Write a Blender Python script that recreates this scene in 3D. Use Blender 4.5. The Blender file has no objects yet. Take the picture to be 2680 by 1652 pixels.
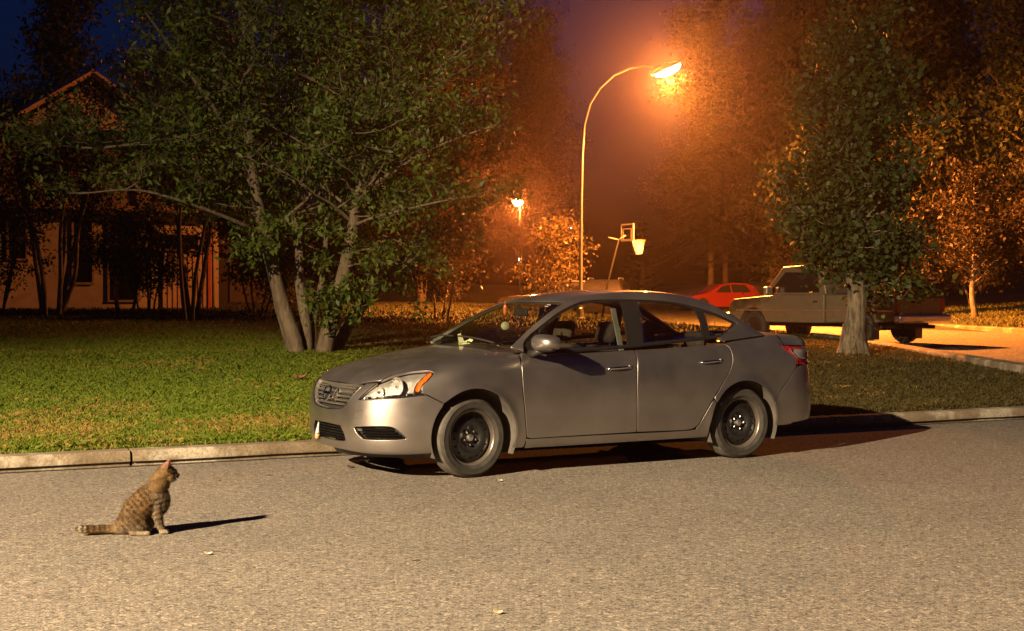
import bpy, bmesh, math, random
import numpy as np
from mathutils import Vector, Matrix, noise
from mathutils.geometry import delaunay_2d_cdt
rng = np.random.default_rng(7); random.seed(7)
sc = bpy.context.scene
COL = sc.collection
R = math.radians
SKY=.08; KEY_E=67000; SOD_E=90000; SIDE=.13; HAZE=.0008; ANIS=.92; LAMP_GLOW=90
# ------------------------------------------------------------------ basics
def tag(o, label=None, cat=None, group=None, kind=None):
    if label: o['label'] = label
    if cat: o['category'] = cat
    if group: o['group'] = group
    if kind: o['kind'] = kind
    return o
def link(o, parent=None):
    COL.objects.link(o)
    if parent is not None: o.parent = parent
    return o
def empty(name, loc=(0,0,0), rz=0.0, scale=1.0):
    o = bpy.data.objects.new(name, None); o.location = loc; o.rotation_euler = (0,0,rz); o.scale=(scale,)*3
    o.empty_display_size = .2
    return link(o)
def mesh_obj(name, verts, faces, mat=None, parent=None, smooth=False, colors=None, loc=None):
    me = bpy.data.meshes.new(name)
    verts = np.asarray(verts, dtype=np.float32).reshape(-1,3)
    if isinstance(faces, np.ndarray):
        n, k = faces.shape
        me.vertices.add(len(verts)); me.vertices.foreach_set('co', verts.ravel())
        me.loops.add(n*k); me.loops.foreach_set('vertex_index', faces.astype(np.int32).ravel())
        me.polygons.add(n)
        me.polygons.foreach_set('loop_start', np.arange(0,n*k,k,dtype=np.int32))
        me.polygons.foreach_set('loop_total', np.full(n,k,dtype=np.int32))
        me.update(calc_edges=True)
    else:
        me.from_pydata([tuple(map(float,v)) for v in verts], [], [tuple(int(i) for i in f) for f in faces]); me.update()
    if smooth: me.polygons.foreach_set('use_smooth', np.ones(len(me.polygons),dtype=bool))
    if colors is not None:
        a = me.color_attributes.new('col','FLOAT_COLOR','POINT')
        c = np.ones((len(verts),4),dtype=np.float32); c[:,:3] = colors
        a.data.foreach_set('color', c.ravel())
    if mat is not None: me.materials.append(mat)
    o = bpy.data.objects.new(name, me)
    if loc is not None: o.location = loc
    return link(o, parent)
class MB:
    """collects shapes into one mesh"""
    def __init__(s): s.v=[]; s.f=[]
    def add(s, v, f):
        b=len(s.v); s.v += [tuple(map(float,p)) for p in v]; s.f += [tuple(int(i)+b for i in q) for q in f]; return s
    def box(s, c, d, rz=0, bev=0.0, rot=None):
        bm = bmesh.new(); bmesh.ops.create_cube(bm, size=1)
        bmesh.ops.scale(bm, vec=d, verts=bm.verts)
        if bev>0: bmesh.ops.bevel(bm, geom=bm.edges[:], offset=bev, segments=2, profile=.5, affect='EDGES')
        M = Matrix.Translation(c) @ (rot.to_4x4() if rot else Matrix.Rotation(rz,4,'Z'))
        bm.transform(M); bm.verts.index_update()
        s.add([v.co[:] for v in bm.verts],[[v.index for v in f.verts] for f in bm.faces]); bm.free(); return s
    def tube(s, pts, rad, n=8, cap=True):
        v,f = tube_arrays(pts, rad, n, cap); return s.add(v,f)
    def lathe(s, prof, n=32, M=None, closed=False):
        """prof: list of (r,h) about local Z"""
        v=[];f=[]
        for k in range(n):
            a=2*math.pi*k/n
            for r,h in prof:
                p=Vector((r*math.cos(a),r*math.sin(a),h)); v.append((M@p if M else p)[:])
        m=len(prof)
        for k in range(n):
            for i in range(m if closed else m-1):
                j=(i+1)%m
                f.append((k*m+i,((k+1)%n)*m+i,((k+1)%n)*m+j,k*m+j))
        return s.add(v,f)
    def ellipsoid(s, c, r, M=None, u=20, w=12):
        v=[];f=[]
        for i in range(w+1):
            t=math.pi*i/w
            for k in range(u):
                a=2*math.pi*k/u
                p=Vector((r[0]*math.sin(t)*math.cos(a),r[1]*math.sin(t)*math.sin(a),r[2]*math.cos(t)))
                if M: p=M@p
                v.append((p+Vector(c))[:])
        for i in range(w):
            for k in range(u):
                f.append((i*u+k,(i+1)*u+k,(i+1)*u+(k+1)%u,i*u+(k+1)%u))
        return s.add(v,f)
    def prism(s, poly, M, depth):
        """poly 2D in local xy, extruded along local z by depth"""
        n=len(poly)
        v=[(M@Vector((x,y,0)))[:] for x,y in poly]+[(M@Vector((x,y,depth)))[:] for x,y in poly]
        f=[tuple(range(n))[::-1],tuple(range(n,2*n))]+[(i,(i+1)%n,n+(i+1)%n,n+i) for i in range(n)]
        return s.add(v,f)
    def build(s, name, mat, parent=None, smooth=False, sharp=None):
        o = mesh_obj(name, s.v, s.f, mat, parent, smooth)
        if smooth and sharp: o.data.set_sharp_from_angle(angle=R(sharp))
        return o
def tube_arrays(pts, rad, n=8, cap=True):
    P=[Vector(p) for p in pts]; m=len(P)
    if not hasattr(rad,'__len__'): rad=[rad]*m
    v=[];f=[]
    up=None
    for i in range(m):
        t=(P[min(i+1,m-1)]-P[max(i-1,0)]); t.normalize()
        if up is None:
            up=Vector((0,0,1)) if abs(t.z)<.9 else Vector((1,0,0))
        x=up.cross(t)
        if x.length<1e-5: x=Vector((1,0,0)).cross(t)
        x.normalize(); y=t.cross(x); up=y.copy()
        # keep frame
        up = y
        for k in range(n):
            a=2*math.pi*k/n
            v.append((P[i]+x*(rad[i]*math.cos(a))+y*(rad[i]*math.sin(a)))[:])
        up = -x.cross(t)*-1 if False else up
    for i in range(m-1):
        for k in range(n):
            f.append((i*n+k,i*n+(k+1)%n,(i+1)*n+(k+1)%n,(i+1)*n+k))
    if cap:
        f.append(tuple(range(n))[::-1]); f.append(tuple(range((m-1)*n,m*n)))
    return v,f
def obox(name, c, d, mat, parent=None, rz=0, bev=.01, rot=None):
    return MB().box(c,d,rz,bev,rot).build(name,mat,parent)
# ------------------------------------------------------------------ materials
def new_mat(name):
    m=bpy.data.materials.new(name); m.use_nodes=True
    nt=m.node_tree; return m, nt, nt.nodes['Principled BSDF']
def nd(nt,t,**kw):
    n=nt.nodes.new(t)
    for k,v in kw.items(): setattr(n,k,v)
    return n
def noise_node(nt, scale, detail=4, rough=.55, coord='Object'):
    tc=nd(nt,'ShaderNodeTexCoord'); n=nd(nt,'ShaderNodeTexNoise')
    n.inputs['Scale'].default_value=scale; n.inputs['Detail'].default_value=detail; n.inputs['Roughness'].default_value=rough
    nt.links.new(tc.outputs[coord], n.inputs['Vector']); return n
def ramp(nt, src, stops):
    r=nd(nt,'ShaderNodeValToRGB'); e=r.color_ramp.elements
    e[0].position=stops[0][0]; e[0].color=(*stops[0][1],1)
    e[1].position=stops[-1][0]; e[1].color=(*stops[-1][1],1)
    for p,c in stops[1:-1]:
        q=e.new(p); q.color=(*c,1)
    nt.links.new(src,r.inputs['Fac']); return r
def bump(nt, src, strength, dist=.01):
    b=nd(nt,'ShaderNodeBump'); b.inputs['Strength'].default_value=strength; b.inputs['Distance'].default_value=dist
    nt.links.new(src,b.inputs['Height']); return b
def simple(name, col, rough=.6, metal=0.0, var=.15, scale=6, bmp=0, coat=0, spec=.5):
    m,nt,b=new_mat(name)
    n=noise_node(nt,scale)
    c=np.array(col)
    r=ramp(nt,n.outputs['Fac'],[(.3,tuple(c*(1-var))),(.7,tuple(np.minimum(c*(1+var),1)))])
    nt.links.new(r.outputs['Color'],b.inputs['Base Color'])
    b.inputs['Roughness'].default_value=rough; b.inputs['Metallic'].default_value=metal
    b.inputs['Coat Weight'].default_value=coat; b.inputs['Specular IOR Level'].default_value=spec
    if bmp:
        n2=noise_node(nt,scale*8); nt.links.new(bump(nt,n2.outputs['Fac'],bmp).outputs['Normal'],b.inputs['Normal'])
    return m
def emit(name, col, strength):
    m,nt,b=new_mat(name)
    b.inputs['Base Color'].default_value=(*col,1)
    b.inputs['Emission Color'].default_value=(*col,1); b.inputs['Emission Strength'].default_value=strength
    return m
def glass(name, tint=(.75,.8,.75), refl=1.0, rough=.0):
    m,nt,b=new_mat(name); nt.nodes.remove(b)
    out=nt.nodes['Material Output']
    t=nd(nt,'ShaderNodeBsdfTransparent'); t.inputs['Color'].default_value=(*tint,1)
    g=nd(nt,'ShaderNodeBsdfGlossy'); g.inputs['Roughness'].default_value=rough; g.inputs['Color'].default_value=(refl,refl,refl,1)
    lw=nd(nt,'ShaderNodeLayerWeight'); lw.inputs['Blend'].default_value=.5
    pw=nd(nt,'ShaderNodeMath',operation='POWER'); pw.inputs[1].default_value=5; nt.links.new(lw.outputs['Facing'],pw.inputs[0])
    f=nd(nt,'ShaderNodeMath',operation='MULTIPLY_ADD'); f.inputs[1].default_value=.94; f.inputs[2].default_value=.05; nt.links.new(pw.outputs[0],f.inputs[0])
    mx=nd(nt,'ShaderNodeMixShader')
    nt.links.new(f.outputs[0],mx.inputs[0]); nt.links.new(t.outputs[0],mx.inputs[1]); nt.links.new(g.outputs[0],mx.inputs[2])
    nt.links.new(mx.outputs[0],out.inputs['Surface']); return m
def leaf_mat(name, c0, c1, trans=.35, rough=.5):
    m,nt,b=new_mat(name); out=nt.nodes['Material Output']
    oi=nd(nt,'ShaderNodeNewGeometry')
    r=ramp(nt,oi.outputs['Random Per Island'],[(0,c0),(1,c1)])
    nt.links.new(r.outputs['Color'],b.inputs['Base Color']); b.inputs['Roughness'].default_value=rough
    b.inputs['Specular IOR Level'].default_value=.3
    t=nd(nt,'ShaderNodeBsdfTranslucent'); nt.links.new(r.outputs['Color'],t.inputs['Color'])
    mx=nd(nt,'ShaderNodeMixShader'); mx.inputs[0].default_value=trans
    nt.links.new(b.outputs[0],mx.inputs[1]); nt.links.new(t.outputs[0],mx.inputs[2]); nt.links.new(mx.outputs[0],out.inputs['Surface'])
    return m
def vcol_mat(name, rough=.8, sheen=0, emitc=None):
    m,nt,b=new_mat(name)
    a=nd(nt,'ShaderNodeAttribute',attribute_name='col'); nt.links.new(a.outputs['Color'],b.inputs['Base Color'])
    b.inputs['Roughness'].default_value=rough; b.inputs['Specular IOR Level'].default_value=.25
    return m
def bark_mat(name, c0, c1, scale=14):
    m,nt,b=new_mat(name)
    tc=nd(nt,'ShaderNodeTexCoord'); mp=nd(nt,'ShaderNodeMapping'); mp.inputs['Scale'].default_value=(1,1,.22)
    nt.links.new(tc.outputs['Object'],mp.inputs['Vector'])
    n=nd(nt,'ShaderNodeTexNoise'); n.inputs['Scale'].default_value=scale; n.inputs['Detail'].default_value=6; n.inputs['Roughness'].default_value=.7
    nt.links.new(mp.outputs[0],n.inputs['Vector'])
    r=ramp(nt,n.outputs['Fac'],[(.35,c0),(.65,c1)]); nt.links.new(r.outputs['Color'],b.inputs['Base Color'])
    nt.links.new(bump(nt,n.outputs['Fac'],.8,.03).outputs['Normal'],b.inputs['Normal']); b.inputs['Roughness'].default_value=.85
    return m
M={}
# ------------------------------------------------------------------ camera
CAM_H=1.42
cd=bpy.data.cameras.new('camera'); cam=bpy.data.objects.new('camera',cd); link(cam)
cd.sensor_width=36; cd.sensor_fit='HORIZONTAL'; cd.lens=36*3600/2680; cd.clip_end=3000; cd.clip_start=.05
cam.location=(0,0,CAM_H); cam.rotation_euler=(math.pi/2-math.atan((826-782.1)/3600),0,0)
sc.camera=cam
def px2w(x, y, depth):
    """photo pixel (2680 wide) at a given distance -> point; used once to lay things out in metres"""
    return Vector(((x-1340)/3600*depth, depth, CAM_H+(782-y)/3600*depth))
# ------------------------------------------------------------------ world, lights, colour
w=bpy.data.worlds.new('World'); sc.world=w; w.use_nodes=True
wt=w.node_tree; bg=wt.nodes['Background']
sky=wt.nodes.new('ShaderNodeTexSky'); sky.sky_type='NISHITA'; sky.sun_disc=False
sky.sun_elevation=R(-0.5); sky.sun_rotation=R(200); sky.altitude=600; sky.ozone_density=6
wt.links.new(sky.outputs[0],bg.inputs['Color']); bg.inputs['Strength'].default_value=SKY
vs=sc.view_settings; sc.display_settings.display_device='sRGB'; vs.view_transform='Standard'; vs.look='None'; vs.exposure=0; vs.gamma=1
sc.render.engine='CYCLES'; cy=sc.cycles
cy.use_denoising=True; cy.max_bounces=6; cy.transparent_max_bounces=16; cy.diffuse_bounces=2; cy.glossy_bounces=3; cy.transmission_bounces=4; cy.volume_bounces=0
cy.sample_clamp_indirect=3; cy.caustics_reflective=False; cy.caustics_refractive=False
# ------------------------------------------------------------------ terrain heights
KX,KY=-4.15,11.16; KA=R(26.3); KC,KS=math.cos(KA),math.sin(KA)
def kerb_uv(x,y):
    dx,dy=x-KX,y-KY
    return dx*KC+dy*KS, -dx*KS+dy*KC      # along kerb, behind kerb
def kerb_xy(u,d): return KX+u*KC-d*KS, KY+u*KS+d*KC
def sstep(a,b,x):
    t=np.clip((np.asarray(x,float)-a)/(b-a),0,1); return t*t*(3-2*t)
def lawn_z(x,y):
    x=np.asarray(x,float); y=np.asarray(y,float)
    u,d=kerb_uv(x,y); d=np.clip(d,0,None)
    a=.046*np.minimum(d,9.5)+.022*np.clip(d-9.5,0,30)
    return .125+a*(1-.45*sstep(-3,8,x))
def street_z(x,y):
    return np.maximum(.01+.0104*(np.asarray(y,float)),0.0)

def spl(xs,ys):
    xs=np.array(xs,float); ys=np.array(ys,float)
    h=np.diff(xs); d=np.diff(ys)/h
    m=np.zeros(len(xs))
    m[1:-1]=np.where(d[1:]*d[:-1]>0,(h[:-1]+h[1:])/( ((2*h[1:]+h[:-1])/3)/np.where(d[:-1]==0,1e-9,d[:-1]) + ((h[1:]+2*h[:-1])/3)/np.where(d[1:]==0,1e-9,d[1:]) ) if len(xs)>2 else 0,0)
    # monotone (Fritsch-Butland) slopes
    m[0]=d[0]; m[-1]=d[-1]
    def f(x):
        x=np.asarray(x,float)
        i=np.clip(np.searchsorted(xs,x)-1,0,len(xs)-2)
        t=(x-xs[i])/h[i]; tc=np.clip(t,0,1)
        y=(ys[i]*(1+2*tc)*(1-tc)**2+ys[i+1]*tc*tc*(3-2*tc)+h[i]*(m[i]*tc*(1-tc)**2-m[i+1]*tc*tc*(1-tc)))
        y=y+np.where(t<0,m[0]*(x-xs[0]),0)+np.where(t>1,m[-1]*(x-xs[-1]),0)
        return y
    return f
def smax(a,b,k):
    h=np.clip(k-np.abs(a-b),0,None)/k
    return np.maximum(a,b)+h*h*k*.25
SF,SR,RW=0.90,3.60,0.316
w_s=spl([-.1,.2,.5,.9,1.4,2.2,3.0,3.6,4.1,4.5,4.8],[.80,.845,.868,.880,.880,.878,.880,.882,.872,.845,.81])
w_z=spl([.12,.2,.28,.36,.46,.58,.68,.78,.86,.93,1.0,1.1,1.3],[-.10,-.055,-.020,-.010,-.004,0,-.002,-.010,-.022,-.045,-.085,-.16,-.40])
def Wlow(s,z):
    w=w_s(s)+w_z(z)
    for c in (SF,SR):
        r=np.hypot(s-c,z-.33)
        w=w+.016*np.exp(-((r-.355)/.055)**2)*np.clip((z-.15)/.2,0,1)
    return w
hood=spl([-.1,.05,.12,.22,.45,.75,1.05,1.3,1.6],[.66,.745,.785,.835,.905,.965,1.015,1.045,1.06])
deckr=spl([1.3,1.8,2.6,3.4,3.9,4.2,4.45,4.56,4.62,4.75],[1.045,1.05,1.06,1.09,1.115,1.115,1.092,1.070,1.04,.95])
side_top=spl([0,.3,.6,.95,1.3,1.7,2.4,3.2,3.8,4.2,4.5,4.62,4.75],[.70,.775,.86,.925,.955,.968,.985,1.015,1.045,1.060,1.050,1.035,1.0])
def Ddeck(s,y):
    c=np.where(s<1.4,hood(s),deckr(s))
    e=side_top(s)
    q=np.clip(np.abs(y)/.80,0,1.15)
    return c+(e-c)*q**2.6
f_z=spl([.10,.17,.24,.32,.42,.5,.58,.66,.74,.82,.95],[.20,.075,.03,.008,0,.004,.014,.032,.062,.12,.30])
def front(y,z):
    a=np.abs(y)
    q=np.clip(a/.86,0,1.2)
    return f_z(z)+.125*q**2+.385*q**7
r_z=spl([.10,.2,.3,.42,.55,.66,.8,.95,1.05,1.12],[4.50,4.57,4.605,4.622,4.625,4.615,4.59,4.575,4.565,4.54])
def rear(y,z):
    q=np.clip(np.abs(y)/.86,0,1.2)
    return r_z(z)-.06*q**2-.26*q**8
zb=spl([0,.5,3.3,3.9,4.3,4.7],[.205,.205,.205,.25,.29,.31])
def Flow(s,y,z):
    a=np.abs(y)-Wlow(s,z)
    b=z-Ddeck(s,y)
    c=front(y,z)-s
    d=s-rear(y,z)
    F=smax(a,b,.10)
    F=smax(F,c*.9,.10)
    F=smax(F,d*.9,.08)
    F=smax(F,zb(s)-z,.03)
    return F
ws=spl([.9,1.02,1.2,1.5,1.8,2.05,2.3,2.55,2.8,3.05,3.3,3.55,3.8,4.05,4.3],[.965,1.03,1.12,1.255,1.375,1.45,1.485,1.500,1.502,1.492,1.462,1.405,1.305,1.175,1.05])
def Rroof(s,y):
    a=np.abs(y)
    k=np.clip((s-2.5)/1.0,-1,1)      # front: wrap rearward at sides
    return ws(s+.28*k*a*a)-.075*a*a
g_b=spl([1.0,1.4,1.8,2.4,3.0,3.6,4.0,4.3],[.775,.785,.795,.800,.798,.775,.735,.70])
def Wg(s,z):
    t=(z-.97)
    return g_b(s)-.36*t-.22*t*t*np.sign(t)
def Fgh(s,y,z):
    return smax(np.abs(y)-Wg(s,z), z-Rroof(s,y), .07)
def solve(F,o,d,t0,t1,n=48):
    """first outside: F(o)<0 at t0 inside; bisect"""
    o=np.asarray(o,float); d=np.asarray(d,float)
    lo=np.full(len(o),t0); hi=np.full(len(o),t1)
    for _ in range(n):
        m=(lo+hi)/2; p=o+d*m[:,None]
        ins=F(p[:,0],p[:,1],p[:,2])<0
        lo=np.where(ins,m,lo); hi=np.where(ins,hi,m)
    return o+d*((lo+hi)/2)[:,None]
def grad(F,p,e=2e-3):
    g=np.stack([F(p[:,0]+e,p[:,1],p[:,2])-F(p[:,0]-e,p[:,1],p[:,2]),F(p[:,0],p[:,1]+e,p[:,2])-F(p[:,0],p[:,1]-e,p[:,2]),F(p[:,0],p[:,1],p[:,2]+e)-F(p[:,0],p[:,1],p[:,2]-e)],-1)
    return g/np.linalg.norm(g,axis=1,keepdims=True)

# ------------------------------------------------------------------ surface panels
def catmull(pts, corners, step=.03):
    """closed outline through pts; indices in corners stay sharp"""
    P=[np.array(p,float) for p in pts]; n=len(P); out=[]
    for i in range(n):
        p1,p2=P[i],P[(i+1)%n]
        p0=P[i-1] if i not in corners else p1-(p2-p1)
        p3=P[(i+2)%n] if (i+1)%n not in corners else p2+(p2-p1)
        L=np.linalg.norm(p2-p1); k=max(1,int(L/step))
        if i in corners and (i+1)%n in corners:
            for j in range(k): out.append(p1+(p2-p1)*j/k)
            continue
        for j in range(k):
            t=j/k
            out.append(.5*((2*p1)+(p2-p0)*t+(2*p0-5*p1+4*p2-p3)*t*t+(3*p1-p0-3*p2+p3)*t**3))
    return out
def pip(poly, pts):
    poly=np.asarray(poly); x,y=pts[:,0],pts[:,1]; ins=np.zeros(len(pts),bool)
    x0,y0=poly[:,0],poly[:,1]; x1,y1=np.roll(x0,-1),np.roll(y0,-1)
    for a,b,c,d in zip(x0,y0,x1,y1):
        if b==d: continue
        k=((b>y)!=(d>y))&(x<(c-a)*(y-b)/(d-b)+a); ins^=k
    return ins
def seg_dist(poly, pts):
    poly=np.asarray(poly); best=np.full(len(pts),1e9)
    for i in range(len(poly)):
        a=poly[i]; b=poly[(i+1)%len(poly)]; ab=b-a; L=ab@ab
        t=np.clip(((pts-a)@ab)/max(L,1e-12),0,1)
        best=np.minimum(best,np.linalg.norm(pts-(a+t[:,None]*ab),axis=1))
    return best
def area2(poly):
    p=np.asarray(poly); return .5*np.sum(p[:,0]*np.roll(p[:,1],-1)-np.roll(p[:,0],-1)*p[:,1])
def inset_poly(poly, d):
    p=np.asarray(poly,float); s=1 if area2(p)>0 else -1
    e=np.roll(p,-1,0)-p; e/=np.maximum(np.linalg.norm(e,axis=1,keepdims=True),1e-9)
    n=np.stack([-e[:,1],e[:,0]],-1)*s
    m=n+np.roll(n,1,0); L=np.linalg.norm(m,axis=1,keepdims=True); m/=np.maximum(L,1e-6)
    k=1/np.clip((m*n).sum(1),.5,1)
    return p+m*(d*k)[:,None]
def cdt(outer, holes=(), sp=(.03,.03)):
    loops=[np.asarray(outer,float)]+[np.asarray(h,float) for h in holes]
    pts=np.concatenate(loops); edges=[];b=0
    for l in loops:
        edges+=[(b+i,b+(i+1)%len(l)) for i in range(len(l))]; b+=len(l)
    lo=loops[0].min(0); hi=loops[0].max(0)
    gx=np.arange(lo[0],hi[0],sp[0]); gy=np.arange(lo[1],hi[1],sp[1])
    G=np.array([(x+(j%2)*sp[0]*.5,y) for j,y in enumerate(gy) for x in gx]) if len(gx) and len(gy) else np.zeros((0,2))
    if len(G):
        ok=pip(loops[0],G)
        for h in loops[1:]: ok&=~pip(h,G)
        G=G[ok]
    if len(G):
        S=np.array([1/sp[0],1/sp[1]])
        for l in loops:
            if len(G): G=G[seg_dist(l*S,G*S)>.45]
    allp=np.concatenate([pts,G]) if len(G) else pts
    vs_,es_,fs_,ov,_,_=delaunay_2d_cdt([Vector(p) for p in allp],edges,[],0,1e-6)
    V=np.array([v[:] for v in vs_]); F=np.array([f for f in fs_ if len(f)==3])
    c=V[F].mean(1); ok=pip(loops[0],c)
    for h in loops[1:]: ok&=~pip(h,c)
    F=F[ok]
    inv={}
    for k,o in enumerate(ov):
        for i in o: inv[i]=k
    L=[];b=0
    for l in loops: L.append([inv[b+i] for i in range(len(l))]); b+=len(l)
    return V,F,L
KF=.85
FANC=.9
def to_dom(p3, mode):
    p=np.asarray(p3,float); s,y,z=p[:,0],p[:,1],p[:,2]
    if mode=='side': return np.stack([s,z],-1)
    if mode=='top': return np.stack([s,y],-1)
    if mode=='fan': return np.stack([np.arctan2(y,FANC-s)*KF,z],-1)
    if mode=='rfan': return np.stack([np.arctan2(y,s-3.6)*KF,z],-1)
    if mode=='phi': return np.stack([s,np.arctan2(z-.55,y)*KF],-1)
    if mode=='gphi': return np.stack([s,np.arctan2(z-.93,y)*.6],-1)
def from_dom(q, mode, F):
    a,b=q[:,0],q[:,1]; Z=np.zeros(len(q)); O=Z+1
    if mode=='side': return solve(F,np.stack([a,Z,b],-1),np.stack([Z,O,Z],-1),0,1.3)
    if mode=='top': return solve(F,np.stack([a,b,Z+.6 if F is Flow else Z+.9],-1),np.stack([Z,Z,O],-1),0,1.2)
    if mode=='fan': t=a/KF; return solve(F,np.stack([Z+FANC,Z,b],-1),np.stack([-np.cos(t),np.sin(t),Z],-1),0,1.6)
    if mode=='rfan': t=a/KF; return solve(F,np.stack([Z+3.6,Z,b],-1),np.stack([np.cos(t),np.sin(t),Z],-1),0,1.6)
    if mode=='phi': t=b/KF; return solve(F,np.stack([a,Z,Z+.55],-1),np.stack([Z,np.cos(t),np.sin(t)],-1),0,1.3)
    if mode=='gphi': t=b/.6; return solve(F,np.stack([a,Z,Z+.93],-1),np.stack([Z,np.cos(t),np.sin(t)],-1),0,1.3)
def S3(pts, F=None):
    """(s,z) pairs on the side surface -> 3-D"""
    p=np.array(pts,float); return solve(F or Flow,np.stack([p[:,0],0*p[:,0],p[:,1]],-1),np.tile([0,1.,0],(len(p),1)),0,1.3)
def T3(pts, F=None):
    """(s,y) pairs on the top surface -> 3-D"""
    p=np.array(pts,float); F=F or Flow
    return solve(F,np.stack([p[:,0],p[:,1],0*p[:,0]+(.6 if F is Flow else .9)],-1),np.tile([0,0,1.],(len(p),1)),0,1.2)
def panel(name, F, outline, mode, mat, parent, corners=None, holes=(), inset=.0035, rim=.018, off=0.0, sp=(.03,.03), mirror=False, both=False, step=.025, dom=False, chamf=None):
    """a piece of the car's skin: outline (3-D points near the skin) cut out of surface F, with a folded rim"""
    def prep(o, c, ins):
        q=np.asarray(o,float) if dom else to_dom(o,mode)
        q=np.array(catmull([tuple(x) for x in q], set(range(len(q))) if c is None else set(c), step))
        keep=[0]
        for i in range(1,len(q)):
            if np.linalg.norm(q[i]-q[keep[-1]])>.0015: keep.append(i)
        q=q[keep]
        return inset_poly(q,ins)
    out=prep(outline,corners,inset)
    hs=[prep(h,c,-inset) for h,c in holes]
    V,T,L=cdt(out,hs,sp)
    P=from_dom(V,mode,F); N=grad(F,P); P=P+N*off
    n=len(P)
    # orient triangles along N
    t=np.cross(P[T[:,1]]-P[T[:,0]],P[T[:,2]]-P[T[:,0]]); flip=(t*N[T[:,0]]).sum(1)<0
    T[flip]=T[flip][:,::-1]
    verts=P.copy(); faces=[tuple(f) for f in T]; chn=[]
    if chamf is None: chamf=.0035 if mat is M.get('paint') and rim>.015 else 0
    if rim>0:
        for lp in L:
            m=len(lp); cur=list(lp); Pl=P[lp]; Nl_=N[lp]
            if chamf:
                tg=np.roll(Pl,-1,0)-np.roll(Pl,1,0); tg/=np.maximum(np.linalg.norm(tg,axis=1,keepdims=True),1e-9)
                T_=np.cross(tg,Nl_); T_/=np.maximum(np.linalg.norm(T_,axis=1,keepdims=True),1e-9)
                # outward = away from the panel: test against the mean of neighbouring triangles
                s_=1 if area2(V[lp])>0 else -1
                e=np.roll(V[lp],-1,0)-V[lp]; k=np.argmax(np.linalg.norm(e,axis=1)); nrm2=np.array([e[k][1],-e[k][0]])*s_
                if lp is not L[0]: nrm2=-nrm2
                mid=(V[lp][k]+V[lp][(k+1)%m])/2; q0=from_dom((mid)[None],mode,F)[0]; q1=from_dom((mid+nrm2/np.linalg.norm(nrm2)*.004)[None],mode,F)[0]
                if (q1-q0)@T_[k]<0: T_=-T_
                ring=Pl+T_*chamf*.8-Nl_*chamf; b=len(verts); verts=np.concatenate([verts,ring])
                cn=(Nl_+T_*1.2); cn/=np.linalg.norm(cn,axis=1,keepdims=True)
                for i in range(m):
                    faces.append((lp[i],lp[(i+1)%m],b+(i+1)%m,b+i)); chn.append((len(faces)-1,(Nl_[i],Nl_[(i+1)%m],cn[(i+1)%m],cn[i])))
                cur=[b+i for i in range(m)]
            b=len(verts); ring=P[lp]-N[lp]*rim; verts=np.concatenate([verts,ring])
            for i in range(m): faces.append((cur[i],cur[(i+1)%m],b+(i+1)%m,b+i))
    chn=dict(chn)
    def emit_obj(sgn):
        vv=verts.copy(); vv[:,1]*=sgn
        loc=np.stack([-vv[:,0],vv[:,1],vv[:,2]],-1)       # (s,y,z) -> local x forward
        ff=[f[::-1] for f in faces] if sgn>0 else faces    # the s->-x flip mirrors winding
        me=bpy.data.meshes.new(name); me.from_pydata([tuple(map(float,v)) for v in loc],[],[tuple(int(i) for i in f) for f in ff]); me.update()
        nn=[]
        nt_=len(T)
        Nl=N.copy(); Nl[:,1]*=sgn; Nl=np.stack([-Nl[:,0],Nl[:,1],Nl[:,2]],-1)
        for k,p in enumerate(me.polygons):
            p.use_smooth=True
            if k<nt_:
                for vi in p.vertices: nn.append(tuple(Nl[vi]))
            elif k in chn:
                d4=[(-c[0],sgn*c[1],c[2]) for c in chn[k]]
                if sgn>0: d4=d4[::-1]
                nn+=d4
            else:
                for vi in p.vertices: nn.append(tuple(p.normal))
        me.normals_split_custom_set(nn)
        if mat: me.materials.append(mat)
        return link(bpy.data.objects.new(name,me),parent if not isinstance(parent,(tuple,list)) else parent[0 if sgn>0 else 1])
    a=emit_obj(1)
    if mirror: return a, emit_obj(-1)
    return a
# ------------------------------------------------------------------ car materials
def paint(name, col, metal=.75, rough=.36, coat=.7):
    m,nt,b=new_mat(name)
    n=noise_node(nt,3.0,5); c=np.array(col)
    r=ramp(nt,n.outputs['Fac'],[(.35,tuple(c*.92)),(.7,tuple(c*1.06))]); nt.links.new(r.outputs['Color'],b.inputs['Base Color'])
    n2=noise_node(nt,2.2,6)
    r2=ramp(nt,n2.outputs['Fac'],[(.35,(rough*.85,)*3),(.7,(rough*1.2,)*3)]); nt.links.new(r2.outputs['Color'],b.inputs['Roughness'])
    b.inputs['Metallic'].default_value=metal; b.inputs['Coat Weight'].default_value=coat; b.inputs['Coat Roughness'].default_value=.05
    return m
M['paint']=paint('silver_taupe_paint',(.365,.333,.312),metal=.94,rough=.41,coat=.85)
M['black_plastic']=simple('black_plastic',(.018,.018,.018),.5,var=.2,bmp=.05)
M['gloss_black']=simple('gloss_black',(.012,.012,.012),.15,var=.1)
M['dark_trim']=simple('dark_interior',(.022,.019,.017),.8,var=.2,bmp=.1,scale=20)
M['seat_cloth']=simple('seat_cloth',(.055,.037,.023),.9,var=.25,bmp=.2,scale=25)
M['dark_cloth']=simple('dark_cloth',(.028,.023,.02),.9,var=.25,bmp=.2,scale=25)
M['chrome']=simple('chrome',(.75,.73,.70),.14,1.0,var=.05)
M['chrome_dull']=simple('satin_chrome',(.72,.70,.66),.42,1.0,var=.08)
M['tyre']=simple('tyre_rubber',(.035,.032,.028),.72,var=.35,bmp=.15,scale=14)
M['tread']=simple('dusty_tread',(.085,.075,.06),.9,var=.35,bmp=.4,scale=16)
M['steel_black']=simple('black_steel_wheel',(.012,.012,.012),.32,var=.25,scale=9,spec=.6)
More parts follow.
